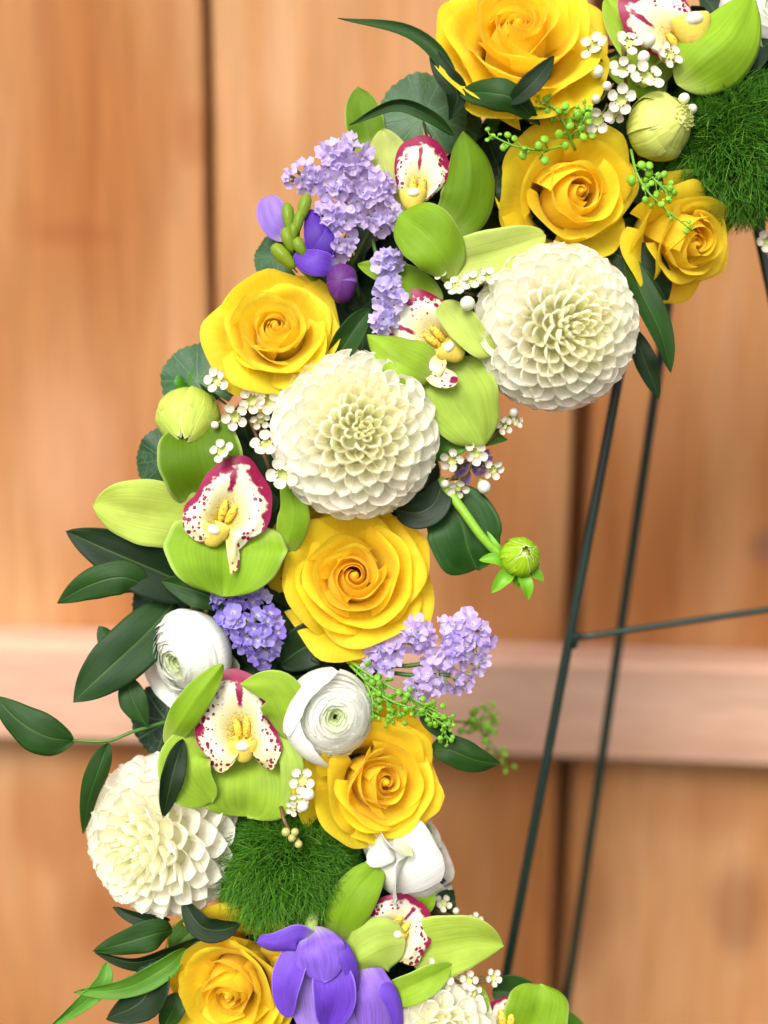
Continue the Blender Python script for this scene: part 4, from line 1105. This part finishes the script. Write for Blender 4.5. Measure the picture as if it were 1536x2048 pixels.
# ------------------------------------------------------------------ dahlia buds
def dahlia_bud(px, py, h, R, ax, ay, spin, label, seed, col, layers, tip=0.95, sepals=0, sepcol=lin(70, 130, 30), centre=True, group='dahlia buds'):
    rng = random.Random(seed)
    root = thing('dahlia_bud', label, 'bud', frame(px, py, h, ax, ay, spin), group)
    k = R * S * kfac(h)
    for li, (n, rad, top, hw) in enumerate(layers):
        for q in range(n):
            th = 2 * PI * q / n + li * 0.4 + rng.uniform(-0.08, 0.08)
            tj = top * rng.uniform(0.90, 1.05)
            lift = rng.uniform(0.5, 3.0)
            prof = [(0.10, -0.92), (0.74 * rad, -0.68), (rad, -0.05), (0.88 * rad, 0.45 * tj), (0.47 * rad, 0.86 * tj), (0.12 * rad + 0.05 * lift, tj + 0.03)]
            V, F, U = cup_petal(prof, th, hw * rng.uniform(0.95, 1.1), drop=0.42, spiral=0.04, ripple=0.006, ph=rng.random() * 6, nu=13, nv=15)
            obj('petal', mesh('bud_petal', V * k, F, M_BUDPETAL, U), root, vary(col, rng, 0.08))
    if centre:
        for i in range(40):
            f = (i + 0.5) / 40
            ph, al = 0.5 * f ** 0.6, i * 2.4
            d = Vector((math.sin(ph) * math.cos(al), math.sin(ph) * math.sin(al), math.cos(ph)))
            q = d.to_track_quat('Y', 'Z').to_matrix().to_4x4()
            o2 = obj('floret', CUPS[i % 4], root, vary(lin(222, 224, 140), rng, 0.05))
            o2.matrix_basis = Matrix.Translation(d * 0.55 * k) @ q @ Matrix.Diagonal((0.34 * k, 0.42 * k, 0.30 * k, 1))
    V, F, U = ellipsoid(0.74, 0.74, 0.80)
    obj('core', mesh('bud_core', V * k, F, M_BUDPETAL, U), root, tuple(c * 0.8 for c in col))
    for q in range(sepals):
        a = 2 * PI * q / sepals + 0.4
        c, s_ = math.cos(a), math.sin(a)
        sp = [(0.12 * c, 0.12 * s_, -0.95), (0.42 * c, 0.42 * s_, -1.02), (0.70 * c, 0.70 * s_, -1.12 - 0.2 * (q % 2)), (0.82 * c, 0.82 * s_, -1.36 - 0.2 * (q % 2))]
        V, F, U = blade(sp, 0.46, 0.5, 0.8, cup=0.5, crease=0.1, nu=9, nv=12)
        obj('sepal', mesh('bud_sepal', V * k, F, M_SEPAL, U), root, vary(sepcol, rng, 0.15))
    return root
dahlia_bud(1322, 252, 25, 68, 0.85, 0.15, 0.2, 'half open pale yellow-green dahlia bud beside the top fuzzy ball', 1, lin(226, 234, 120), [(9, 0.86, 0.9, 0.55), (8, 0.93, 0.86, 0.6), (7, 1.0, 0.7, 0.62)])
dahlia_bud(378, 838, -34, 64, -0.10, -1.1, 0.2, 'pale green dahlia bud with leafy green collar on the left edge', 2, lin(206, 222, 96), [(7, 0.90, 1.0, 0.6), (8, 0.96, 0.92, 0.5), (7, 1.02, 0.74, 0.5)], sepals=8, centre=False)
b3 = dahlia_bud(1040, 1114, 10, 40, 0.25, 0.35, 0.3, 'round bright green bud on a stem sticking out to the right', 3, lin(158, 200, 30), [(7, 0.97, 1.02, 0.72), (7, 1.0, 1.0, 0.72)], centre=False)
inv3 = b3.matrix_world.inverted()
L3 = lambda p: tuple(inv3 @ P(*p))
add_tube('stem', b3, L3, [(880, 960, -30), (925, 1020, 0), (965, 1075, 6), (1010, 1122, -4)], 10, 8.5, M_STEM, lin(128, 176, 46), 10, 14)
for pts, w in [([(1015, 1128, 8), (988, 1118, 20), (958, 1120, 14)], 26), ([(1024, 1140, 12), (1005, 1158, 26), (982, 1186, 20)], 32), ([(1042, 1148, 10), (1052, 1170, 24), (1057, 1200, 16)], 30),
               ([(1058, 1140, -4), (1072, 1148, 4), (1088, 1162, -4)], 24), ([(1012, 1110, -6), (992, 1094, 4), (974, 1062, -6)], 18), ([(1030, 1145, -10), (1035, 1165, 0), (1038, 1172, -4)], 22)]:
    V, F, U = blade([L3(p) for p in pts], w * S, 0.5, 0.8, cup=0.55, crease=0.15, nu=9, nv=14)
    obj('sepal', mesh('bud_sepal', V, F, M_SEPAL, U), b3, lin(112, 172, 36))

# ------------------------------------------------------------------ wax flowers
def wax_petal_mesh(seed):
    rng = np.random.default_rng(seed)
    nu, nv = 11, 8
    th = np.linspace(0, 2 * PI, nu, endpoint=False)[None, :]
    r = np.linspace(0.05, 1, nv)[:, None]
    x = 0.40 * r * np.cos(th); y = 0.38 * r * np.sin(th) * (1 + 0.06 * np.sin(3 * th + seed))
    z = 0.16 * r ** 2 + 0.03 * np.sin(3 * th + seed) * r
    V = np.stack([x, y + 0.78, z + 0.10 + 0 * th], -1).reshape(-1, 3)
    return mesh('wax_petal', V, gridfaces(nu, nv, True), M_WAXPETAL)
WAXP = [wax_petal_mesh(s) for s in range(3)]
th = np.linspace(0, 2 * PI, 18, endpoint=False)[None, :]
pr = np.array([(0.10, -0.62), (0.28, -0.48), (0.42, -0.18), (0.50, 0.10), (0.46, 0.13), (0.36, -0.02), (0.15, -0.12), (0.02, -0.10)])
V = np.stack([pr[:, :1] * np.cos(th), pr[:, :1] * np.sin(th), pr[:, 1:] * np.ones_like(th)], -1).reshape(-1, 3)
WAXCUP = mesh('wax_cup', V, gridfaces(18, len(pr), True), M_WAXCUP)
st = []
for q in range(10):
    a = q * 2 * PI / 10 + 0.15
    st.append(ellipsoid(0.065, 0.065, 0.065, 6, 5, c=(0.47 * math.cos(a), 0.47 * math.sin(a), 0.24 + 0.05 * (q % 2))))
V, F, U = merge(st)
STAM = mesh('stamens', V, F, M_STAMEN, U)
V, F, U = ellipsoid(1, 1, 1.05, 14, 9)
WAXBUD = mesh('wax_bud', V, F, M_WAXBUD, U)
V, F, U = tube([(0, 0, -0.8), (0, 0, -1.3), (0, 0, -1.9)], 0.72, 0.2, 10, 6)
WAXBUDCUP = mesh('bud_cup', V, F, M_STEM, U)

def wax_sprig(label, px, py, h, flowers, buds, stems, seed, budcol=lin(232, 228, 210)):
    """flowers: (x, y, radius, lean right, lean up, height); buds: (x, y, radius, lean right, lean up, height)"""
    rng = random.Random(seed)
    root, L = flat_thing('waxflower_sprig', label, 'waxflower', px, py, h, 'white waxflower sprigs')
    for (x, y, r, ax, ay, z) in flowers:
        z += h
        q = Vector((ax, ay, 1)).normalized().to_track_quat('Z', 'Y').to_matrix().to_4x4() @ Matrix.Rotation(rng.uniform(0, 6.28), 4, 'Z')
        M4 = Matrix.Translation(Vector(L((x, y, z)))) @ q @ Matrix.Scale(r * S * 0.95, 4)
        cup = obj('blossom', WAXCUP, root, None, M4)
        for k in range(5):
            obj('petal', WAXP[k % 3], cup, None, Matrix.Rotation(k * 2 * PI / 5 + rng.uniform(-0.1, 0.1), 4, 'Z') @ Matrix.Rotation(rng.uniform(-0.1, 0.5), 4, 'X'))
        obj('stamens', STAM, cup)
        nv = Vector((ax, ay, 1)).normalized()
        b = Vector(L((x, y, z)))
        e = Vector(L((x * 0.62 + px * 0.38, y * 0.62 + py * 0.38, h - 40)))
        s0 = b - nv * r * S * 0.55
        Vt, Ft, Ut = tube([tuple(s0), tuple((s0 + e) / 2 - nv * 12 * S), tuple(e)], 2.4 * S, 2.2 * S, 6, 7)
        obj('stalk', mesh('wax_stalk', Vt, Ft, M_STEM, Ut), root, lin(120, 130, 60))
    for (x, y, r, ax, ay, z) in buds:
        z += h
        nv = Vector((ax, ay, 1)).normalized()
        q = nv.to_track_quat('Z', 'Y').to_matrix().to_4x4()
        M4 = Matrix.Translation(Vector(L((x, y, z)))) @ q @ Matrix.Scale(r * S, 4)
        b = obj('bud', WAXBUD, root, vary(budcol, rng, 0.1), M4)
        obj('bud_cup', WAXBUDCUP, b, lin(150, 178, 72))
        c = Vector(L((x, y, z)))
        e = Vector(L((x * 0.6 + px * 0.4, y * 0.6 + py * 0.4, h - 40)))
        s0 = c - nv * r * S * 1.6
        Vt, Ft, Ut = tube([tuple(s0), tuple((s0 + e) / 2 - nv * 10 * S), tuple(e)], 2.2 * S, 2.0 * S, 6, 7)
        obj('stalk', mesh('wax_stalk', Vt, Ft, M_STEM, Ut), root, lin(130, 140, 66))
    for stp in stems:
        add_tube('stem', root, L, stp, 4, 3.4, M_STEM, lin(110, 84, 50), 7)
    return root

wax_sprig('large waxflower spray between the top rose and the pale dahlia bud', 1245, 160, 45,
          [(1190, 97, 29, -0.4, 0.4, 10), (1255, 90, 28, 0.0, 0.5, 20), (1336, 112, 27, 0.5, 0.3, 10), (1292, 158, 33, 0.2, 0.3, 30), (1243, 143, 26, -0.2, 0.2, 8), (1240, 200, 29, 0, -0.1, 26), (1196, 238, 28, -0.4, -0.5, 10), (1228, 225, 22, 0.1, -0.4, 0)],
          [(1297, 81, 14, 0.3, 0.5, 24), (1287, 114, 12, 0.2, 0.5, 30), (1194, 143, 13, -0.4, 0.2, 22), (1192, 198, 9, -0.3, 0.1, 20), (1214, 172, 9, -0.1, 0.2, 26), (1368, 197, 11, 0.6, 0.2, 0), (1384, 218, 10, 0.6, 0.1, -2)],
          [[(1245, 60, 20), (1250, 150, 30), (1262, 240, 0), (1280, 320, -60)]], 1)
wax_sprig('wax blossoms under the lighter yellow rose, left of the middle dahlia', 490, 790, 15,
          [(437, 762, 27, -0.5, 0.2, 8), (470, 832, 27, -0.2, -0.3, 18), (503, 800, 26, 0.1, -0.2, 16), (535, 800, 28, 0.2, -0.4, 10), (520, 838, 20, 0.2, -0.6, 0)], [(430, 850, 8, -0.4, -0.3, 6)],
          [[(500, 800, -10), (515, 850, -20), (545, 890, -30)]], 2)
wax_sprig('three open wax blossoms over the left orchid\'s dark upper petal', 530, 920, 48,
          [(446, 904, 24, -0.2, 0.3, 6), (533, 893, 30, -0.1, 0.4, 14), (568, 949, 33, 0.0, 0.0, 22)], [],
          [[(500, 840, -30), (520, 890, -10), (540, 940, -20)]], 3)
wax_sprig('wax blossoms and bud at the upper left of the inner-edge dahlia', 935, 580, 62,
          [(912, 577, 23, -0.3, 0.4, 8), (942, 565, 23, 0.0, 0.5, 12), (972, 556, 22, 0.3, 0.5, 10), (880, 548, 16, -0.3, 0.5, -10)], [(935, 607, 15, -0.1, -0.4, 14)],
          [[(960, 590, -10), (930, 585, 0), (895, 560, -40)]], 4)
wax_sprig('waxflower sprig hanging right of the middle dahlia, beside tiny violet bits', 945, 920, -10,
          [(950, 905, 26, 0.2, -0.4, 6), (905, 920, 24, -0.4, -0.3, 6), (985, 938, 22, 0.5, -0.4, 0), (915, 972, 24, -0.2, -0.7, 4), (1005, 852, 20, 0.5, 0.2, -10), (1030, 842, 17, 0.6, 0.2, -14)],
          [(968, 974, 14, 0.3, -0.8, 6), (890, 968, 9, -0.5, -0.5, 0), (1028, 825, 10, 0.5, 0.6, -8)],
          [[(1020, 835, -30), (970, 890, -20), (910, 940, -40)], [(950, 905, -20), (930, 950, -25), (890, 960, -50)]], 5)
wax_sprig('wax blossoms between the camera-facing orchid and the right-facing rose', 600, 1590, 58,
          [(604, 1560, 25, 0.0, 0.1, 12), (598, 1598, 20, -0.1, -0.3, 6), (588, 1615, 16, -0.3, -0.4, 0)], [(616, 1588, 13, 0.4, 0.0, 18), (606, 1612, 11, 0.2, -0.4, 12)],
          [[(595, 1570, 0), (590, 1610, 0), (580, 1650, -10)]], 6)
wax_sprig('brown-stemmed cluster of tiny closed buds lying on the lower fuzzy ball', 584, 1672, 62,
          [], [(572, 1664, 9, -0.2, 0.1, 14), (590, 1664, 8, 0.2, 0.2, 16), (584, 1676, 8, 0, -0.2, 18), (597, 1688, 8, 0.2, -0.6, 12)],
          [[(562, 1615, 40), (568, 1640, 70), (582, 1668, 62)]], 7, lin(190, 186, 110))
wax_sprig('waxflower tufts above the dahlia at the bottom edge', 920, 1950, -5,
          [(875, 1925, 20, -0.2, 0.3, 10), (893, 1948, 22, 0.0, 0.1, 14), (885, 1970, 18, -0.2, -0.2, 8), (935, 1962, 20, 0.2, 0.2, 6), (945, 1985, 18, 0.3, 0.0, 4), (985, 1955, 18, 0.5, 0.3, -10)],
          [(920, 1940, 8, 0.2, 0.4, 12)], [[(880, 1940, -10), (920, 1965, -15), (990, 1960, -30)]], 8)
wax_sprig('pair of blurred wax blossoms behind the lower right orchid sepal', 900, 1810, -60,
          [(885, 1808, 18, 0.2, 0.5, 0), (950, 1842, 16, 0.4, 0.5, -8)], [(912, 1822, 7, 0.4, 0.4, 0)], [[(870, 1820, -70), (910, 1835, -75), (960, 1850, -80)]], 9)
wax_sprig('single wax blossom at the right edge under the top fuzzy ball', 1530, 485, -90,
          [(1530, 485, 24, 0.0, 0.0, 0)], [], [[(1530, 470, -110), (1525, 440, -110)]], 10)

# ------------------------------------------------------------------ green pepperwort sprays
V, F, U = ellipsoid(1, 1.15, 0.45, 9, 7)
POD = mesh('seed_pod', V, F, M_POD, U)
def spray(label, px, py, h, stems, seed, r=7.0, side=26, pods=16, col=lin(130, 186, 44)):
    rng = random.Random(seed)
    root, L = flat_thing('pepperwort_spray', label, 'greenery', px, py, h, 'green seed sprays')
    for pts in stems:
        V, F, U = tube([L(p) for p in pts], 3.0 * S, 1.6 * S, 6, 16)
        parts = [(V, F, U)]
        spots = []
        m = pods
        for q in range(m):
            f = 0.18 + 0.82 * q / (m - 1)
            c = crspline(np.array([(p[0], p[1], p[2]) for p in pts], float), np.array([f]))[0]
            a = q * 2.4 + rng.uniform(-0.3, 0.3)
            ln = side * (1.05 - 0.6 * f) * rng.uniform(0.75, 1.2)
            tan = crspline(np.array(pts, float), np.array([min(1, f + 0.05)]))[0] - c
            tan /= np.linalg.norm(tan) + 1e-6
            e = c + np.array([math.cos(a), math.sin(a), 0.6 * math.sin(a * 1.7)]) * ln + tan * ln * 0.5
            parts.append(tube([L(c), L((c + e) / 2 + tan * 2), L(e)], 1.3 * S, 1.1 * S, 5, 5))
            spots.append((e, f))
        V, F, U = merge(parts)
        obj('stem', mesh('spray_stem', V, F, M_STEM, U), root, lin(110, 160, 44))
        for (e, f) in spots:
            s = r * (1.12 - 0.5 * f) * rng.uniform(0.8, 1.15) * S
            M4 = Matrix.Translation(Vector(L(e))) @ Matrix.Rotation(rng.uniform(0, 6), 4, 'Z') @ Matrix.Rotation(rng.uniform(-0.9, 0.9), 4, 'X') @ Matrix.Scale(s, 4)
            obj('pod', POD, root, vary(col, rng, 0.15), M4)
    return root
spray('fine green seed spray under the largest rose, ending left of the second rose', 1070, 260, 70,
      [[(1140, 285, 30), (1090, 300, 72), (1030, 292, 80), (978, 268, 74)], [(1150, 300, 30), (1130, 250, 70), (1105, 215, 80), (1080, 205, 78)], [(1150, 290, 30), (1160, 250, 60), (1170, 215, 66)]], 1, r=8.5)
spray('green seed spray trailing down between the two upper right roses', 1330, 390, 60,
      [[(1262, 300, 20), (1275, 350, 58), (1310, 400, 66), (1385, 462, 62)], [(1280, 330, 30), (1310, 360, 60), (1345, 395, 66)]], 2, r=8.0)
spray('feathery green seed spray beneath the long lilac statice', 820, 1390, 20,
      [[(670, 1300, -20), (740, 1350, 22), (820, 1395, 30), (905, 1440, 24)], [(700, 1330, 0), (770, 1395, 30), (850, 1425, 34), (885, 1450, 30)], [(690, 1310, -10), (760, 1380, 20), (800, 1420, 24), (770, 1440, 20)], [(720, 1340, 0), (745, 1400, 20), (740, 1430, 20)], [(800, 1390, 20), (870, 1430, 20), (895, 1480, 14)]], 3, r=7.0, pods=20, col=lin(112, 172, 40))
spray('blurred green sprig tip behind the spray, out over the rail', 970, 1480, -350,
      [[(880, 1440, -150), (950, 1450, -330), (985, 1490, -420), (1015, 1535, -450)], [(930, 1450, -300), (960, 1440, -380), (985, 1425, -420)]], 4, r=9, side=30, pods=14)

# ------------------------------------------------------------------ leaves
DK, MD, BR, OL = lin(20, 42, 13), lin(34, 68, 17), lin(82, 130, 36), lin(60, 90, 28)
def leaf(label, pts, width, col=DK, stem=None, mat=M_LEAF, name='ruscus_leaf', cat='leaf', **kw):
    c = pts[len(pts) // 2]
    root, L = flat_thing(name, label, cat, c[0], c[1], c[2], 'dark green leaves')
    kw.setdefault('p', 0.7); kw.setdefault('q', 0.85); kw.setdefault('cup', 0.35); kw.setdefault('crease', 0.1); kw.setdefault('ripple', 0.018); kw.setdefault('wave', 0.03)
    add_blade('blade', root, L, pts, width, mat, col, **kw)
    if stem:
        add_tube('stem', root, L, stem, 4, 3, M_STEM, lin(70, 118, 40), 7)
    return root

leaf('thin arching leaf curling over the left side of the largest rose', [(905, 238, 40), (895, 140, 70), (820, 66, 60), (676, 36, 40)], 32, MD, cup=0.8, roll=0.35, twist=-0.5)
leaf('curled leaf hanging beside the largest rose, pointing down', [(862, 96, 62), (890, 150, 76), (915, 190, 70), (898, 240, 50)], 46, DK, cup=0.7, roll=-0.4, twist=0.7)
leaf('slim arching leaf over the round serrated leaf near the top', [(908, 272, 30), (860, 232, 52), (790, 210, 54), (698, 250, 36)], 28, MD, cup=0.7, roll=0.5)
leaf('folded leaf under the largest rose', [(920, 186, 75), (980, 186, 118), (1030, 200, 120), (1080, 250, 80)], 66, MD, cup=-0.6, roll=-0.2)
leaf('pointed leaf tip crossing the lower edge of the largest rose', [(1018, 208, 118), (1050, 180, 138), (1080, 150, 140), (1108, 112, 126)], 44, DK, cup=0.6)
leaf('long hanging leaf below the upper right roses', [(1250, 500, -20), (1285, 590, -5), (1320, 665, -10), (1342, 745, -30)], 64, MD, cup=0.6, roll=0.3)
leaf('shorter hanging leaf behind the inner-edge dahlia', [(1262, 650, -45), (1285, 710, -35), (1300, 750, -40), (1318, 798, -50)], 46, DK, cup=0.6)
leaf('broad dark leaf between the second rose and the inner-edge dahlia', [(1215, 500, -40), (1290, 540, -25), (1335, 600, -40)], 90, DK)
leaf('large dark glossy leaf under the left orchid', [(420, 1190, -40), (330, 1150, -18), (230, 1105, -14), (132, 1062, -30)], 112, DK, cup=0.4, roll=0.1)
leaf('mid green leaf pointing left, second below the left orchid', [(300, 1175, -25), (245, 1155, 5), (180, 1170, 6), (114, 1206, -10)], 74, MD, stem=[(390, 1192, -50), (340, 1185, -35), (298, 1174, -25)], cup=-0.5)
leaf('short leaf between the left orchid and the violet statice', [(450, 1215, -10), (410, 1190, 12), (370, 1175, 8), (322, 1160, -6)], 62, MD, cup=0.4)
leaf('longest dark leaf pointing down left beside the white ranunculus', [(352, 1200, -60), (292, 1268, -12), (212, 1342, 14), (146, 1404, 6)], 112, lin(36, 66, 28), cup=-0.35, roll=0.1)
leaf('small leaf behind the longest leaf, above the rail', [(240, 1310, -30), (218, 1285, -20), (198, 1252, -30)], 44, MD)
leaf('leaf hanging under the left white ranunculus', [(255, 1352, -30), (262, 1390, -14), (276, 1422, -12), (294, 1454, -22)], 58, MD, cup=-0.4)
leaf('glossy leaf reaching the left edge of the picture over the rail', [(148, 1482, -10), (95, 1474, 12), (40, 1442, 12), (-14, 1392, -6)], 84, MD, stem=[(345, 1440, -60), (270, 1462, -25), (215, 1482, -12), (146, 1481, -10)], cup=-0.4)
leaf('narrow leaf hanging down left of the pointed-petal dahlia', [(216, 1486, -12), (200, 1530, 2), (180, 1590, -8), (166, 1668, -40)], 48, MD, cup=-0.6, roll=0.4)
leaf('dark leaf standing in front of the pointed-petal dahlia', [(366, 1478, 55), (350, 1530, 82), (338, 1580, 84), (326, 1636, 66)], 48, DK, cup=0.6, roll=0.3)
leaf('broad rounded leaf behind the stem of the round green bud', [(880, 975, -45), (920, 1040, -28), (935, 1095, -28), (955, 1140, -44)], 150, lin(34, 74, 18), mat=M_BROADLEAF, name='broad_leaf', p=0.5, q=0.5)
leaf('dark leaf tucked under the right side of the middle dahlia', [(790, 1020, -20), (835, 1025, -4), (870, 1005, -6), (885, 960, -25)], 70, DK, mat=M_BROADLEAF, name='broad_leaf', p=0.5, q=0.5)
leaf('dark leaf between the wide open rose and the round ranunculus', [(560, 1330, -30), (600, 1300, -10), (640, 1285, -10), (668, 1320, -20)], 90, DK, mat=M_BROADLEAF, name='broad_leaf', p=0.5, q=0.5)
leaf('leaf pointing right beside the right-facing rose', [(860, 1500, -40), (900, 1500, -24), (950, 1520, -30), (1000, 1528, -60)], 66, MD, cup=-0.5)
leaf('thin leaf running down from the feathery spray', [(840, 1420, -20), (870, 1450, -8), (910, 1485, -20)], 36, MD)
leaf('leaf between the lighter rose and the spotted orchid', [(660, 735, -10), (690, 690, 25), (715, 650, 30), (742, 618, 15)], 56, MD, cup=0.8, crease=0.3)
leaf('leaf under the hanging wax sprig, right of the middle dahlia', [(868, 920, -30), (890, 890, -8), (930, 870, -12), (1015, 880, -50)], 70, BR)
leaf('small dark leaf beside the upper orchid and second rose', [(965, 420, -10), (985, 380, 10), (1005, 352, 0)], 50, DK)
leaf('thin leaf under the pointed-petal dahlia, pointing left', [(340, 1840, -30), (300, 1842, -10), (262, 1832, -12), (226, 1814, -24)], 30, DK, cup=0.6)
leaf('upper leaf of the bottom left spray', [(345, 1860, -30), (310, 1868, 0), (255, 1885, 6), (186, 1902, -8)], 64, MD, stem=[(400, 1830, -60), (370, 1850, -45), (344, 1860, -30)], cup=-0.4)
leaf('long curved leaf sweeping left across the bottom left spray', [(372, 1898, -20), (330, 1935, 10), (250, 1975, 16), (148, 1985, 0)], 50, BR, cup=0.7, roll=0.4, twist=-0.5)
leaf('dark broad leaf pointing down in the bottom left spray', [(300, 1920, -20), (302, 1960, -2), (280, 2005, 0), (212, 2038, -14)], 92, DK, cup=0.5, roll=-0.2)
leaf('bright thin leaf at the bottom left corner of the spray', [(214, 1925, -20), (205, 1965, -4), (160, 2010, -4), (100, 2054, -20)], 38, lin(92, 146, 48), cup=0.5, roll=0.3)
leaf('dark twisted leaf joining the bottom left spray', [(420, 1870, -40), (340, 1905, -20), (270, 1925, -14), (190, 1905, -24)], 44, DK, cup=0.6, roll=0.5)
leaf('dark leaf under the lower fuzzy ball', [(365, 1800, 20), (400, 1850, 40), (440, 1860, 36), (482, 1848, 20)], 52, DK, cup=0.5)
leaf('olive leaf behind the bottom left spray', [(415, 1845, -50), (375, 1870, -35), (340, 1905, -40)], 66, OL)
leaf('thin leaf at the bottom edge left of the bottom rose', [(360, 1985, -30), (345, 2020, -20), (325, 2060, -30)], 50, MD)
leaf('out of focus green leaf at the bottom right', [(1060, 2075, -120), (1110, 2050, -140), (1170, 2055, -170)], 70, BR)
leaf('dark leaf behind the bottom orchids', [(985, 1985, -70), (1035, 1990, -60), (1080, 2040, -75)], 80, MD)
leaf('dark leaf tucked under the top right orchid petal', [(1440, 150, -10), (1490, 120, 5), (1545, 80, -10)], 70, DK)

def galax(label, px, py, h, R, ax, ay, spin, col, seed):
    rng = np.random.default_rng(seed)
    root = thing('galax_leaf', label, 'leaf', frame(px, py, h, ax, ay, spin), 'serrated galax leaves')
    na, nr = 132, 10
    a = np.linspace(-PI * 0.94, PI * 0.94, na)[None, :]
    rn = np.linspace(0.0, 1, nr)[:, None]
    rim = (1.0 - 0.16 * np.abs(a / PI) ** 3) * (1 + 0.045 * (2 * np.abs(((a * 5.2) % 1) - 0.5) - 0.5) + 0.03 * np.sin(2 * a + seed))
    r = rn * (1 + (rim - 1) * rn ** 3)
    x, y = r * np.sin(a), r * np.cos(a)
    z = 0.22 * rn ** 2 * np.cos(a * 1.0) * 0.3 - 0.16 * rn ** 2 + 0.05 * rn ** 2 * np.sin(4 * a + seed) + 0.03 * rn ** 3 * np.sin(9 * a)
    k = R * S * kfac(h)
    V = np.stack([x, y - 0.2, z], -1).reshape(-1, 3) * k
    U = np.stack([(a / PI + 1) / 2 * np.ones_like(rn), rn * np.ones_like(a)], -1).reshape(-1, 2)
    obj('blade', mesh('galax_blade', V, gridfaces(na, nr), M_GALAX, U), root, col)
    V, F, U = tube([(0, -0.2 * k, 0), (0, -0.5 * k, -0.25 * k), (0, -0.8 * k, -0.7 * k)], 0.03 * k, 0.03 * k, 7, 8)
    obj('stalk', mesh('galax_stalk', V, F, M_STEM, U), root, lin(90, 110, 50))
    return root
G1 = lin(64, 98, 62)
galax('round serrated grey-green leaf left of the largest rose', 838, 218, -50, 96, -0.1, 0.15, 0.3, G1, 1)
galax('serrated leaf partly under the first arching leaf, near the top', 915, 232, -55, 62, 0.2, 0.1, -0.7, lin(46, 78, 46), 2)
galax('serrated leaf behind the lighter yellow rose on the left edge', 385, 752, -55, 84, -0.3, 0.1, 0.8, lin(58, 92, 60), 3)
galax('small dark serrated leaf left of the left orchid\'s upper petal', 318, 920, -60, 66, -0.2, 0.0, 1.7, lin(34, 68, 32), 4)
galax('dark serrated leaf left of the freesia\'s green buds', 552, 505, -60, 56, -0.2, 0.2, 0.9, lin(40, 78, 40), 5)
galax('dark serrated leaf behind the long leaf, above the white ranunculus', 310, 1205, -70, 66, -0.2, 0.0, 1.2, lin(26, 56, 26), 6)
galax('dark serrated leaf between the left ranunculus and the orchid below it', 320, 1440, -70, 80, -0.2, 0.0, 1.4, lin(24, 46, 28), 7)
galax('dark serrated leaf under the turned-away ranunculus', 865, 1805, -70, 62, 0.3, 0.1, -0.8, lin(40, 64, 34), 8)
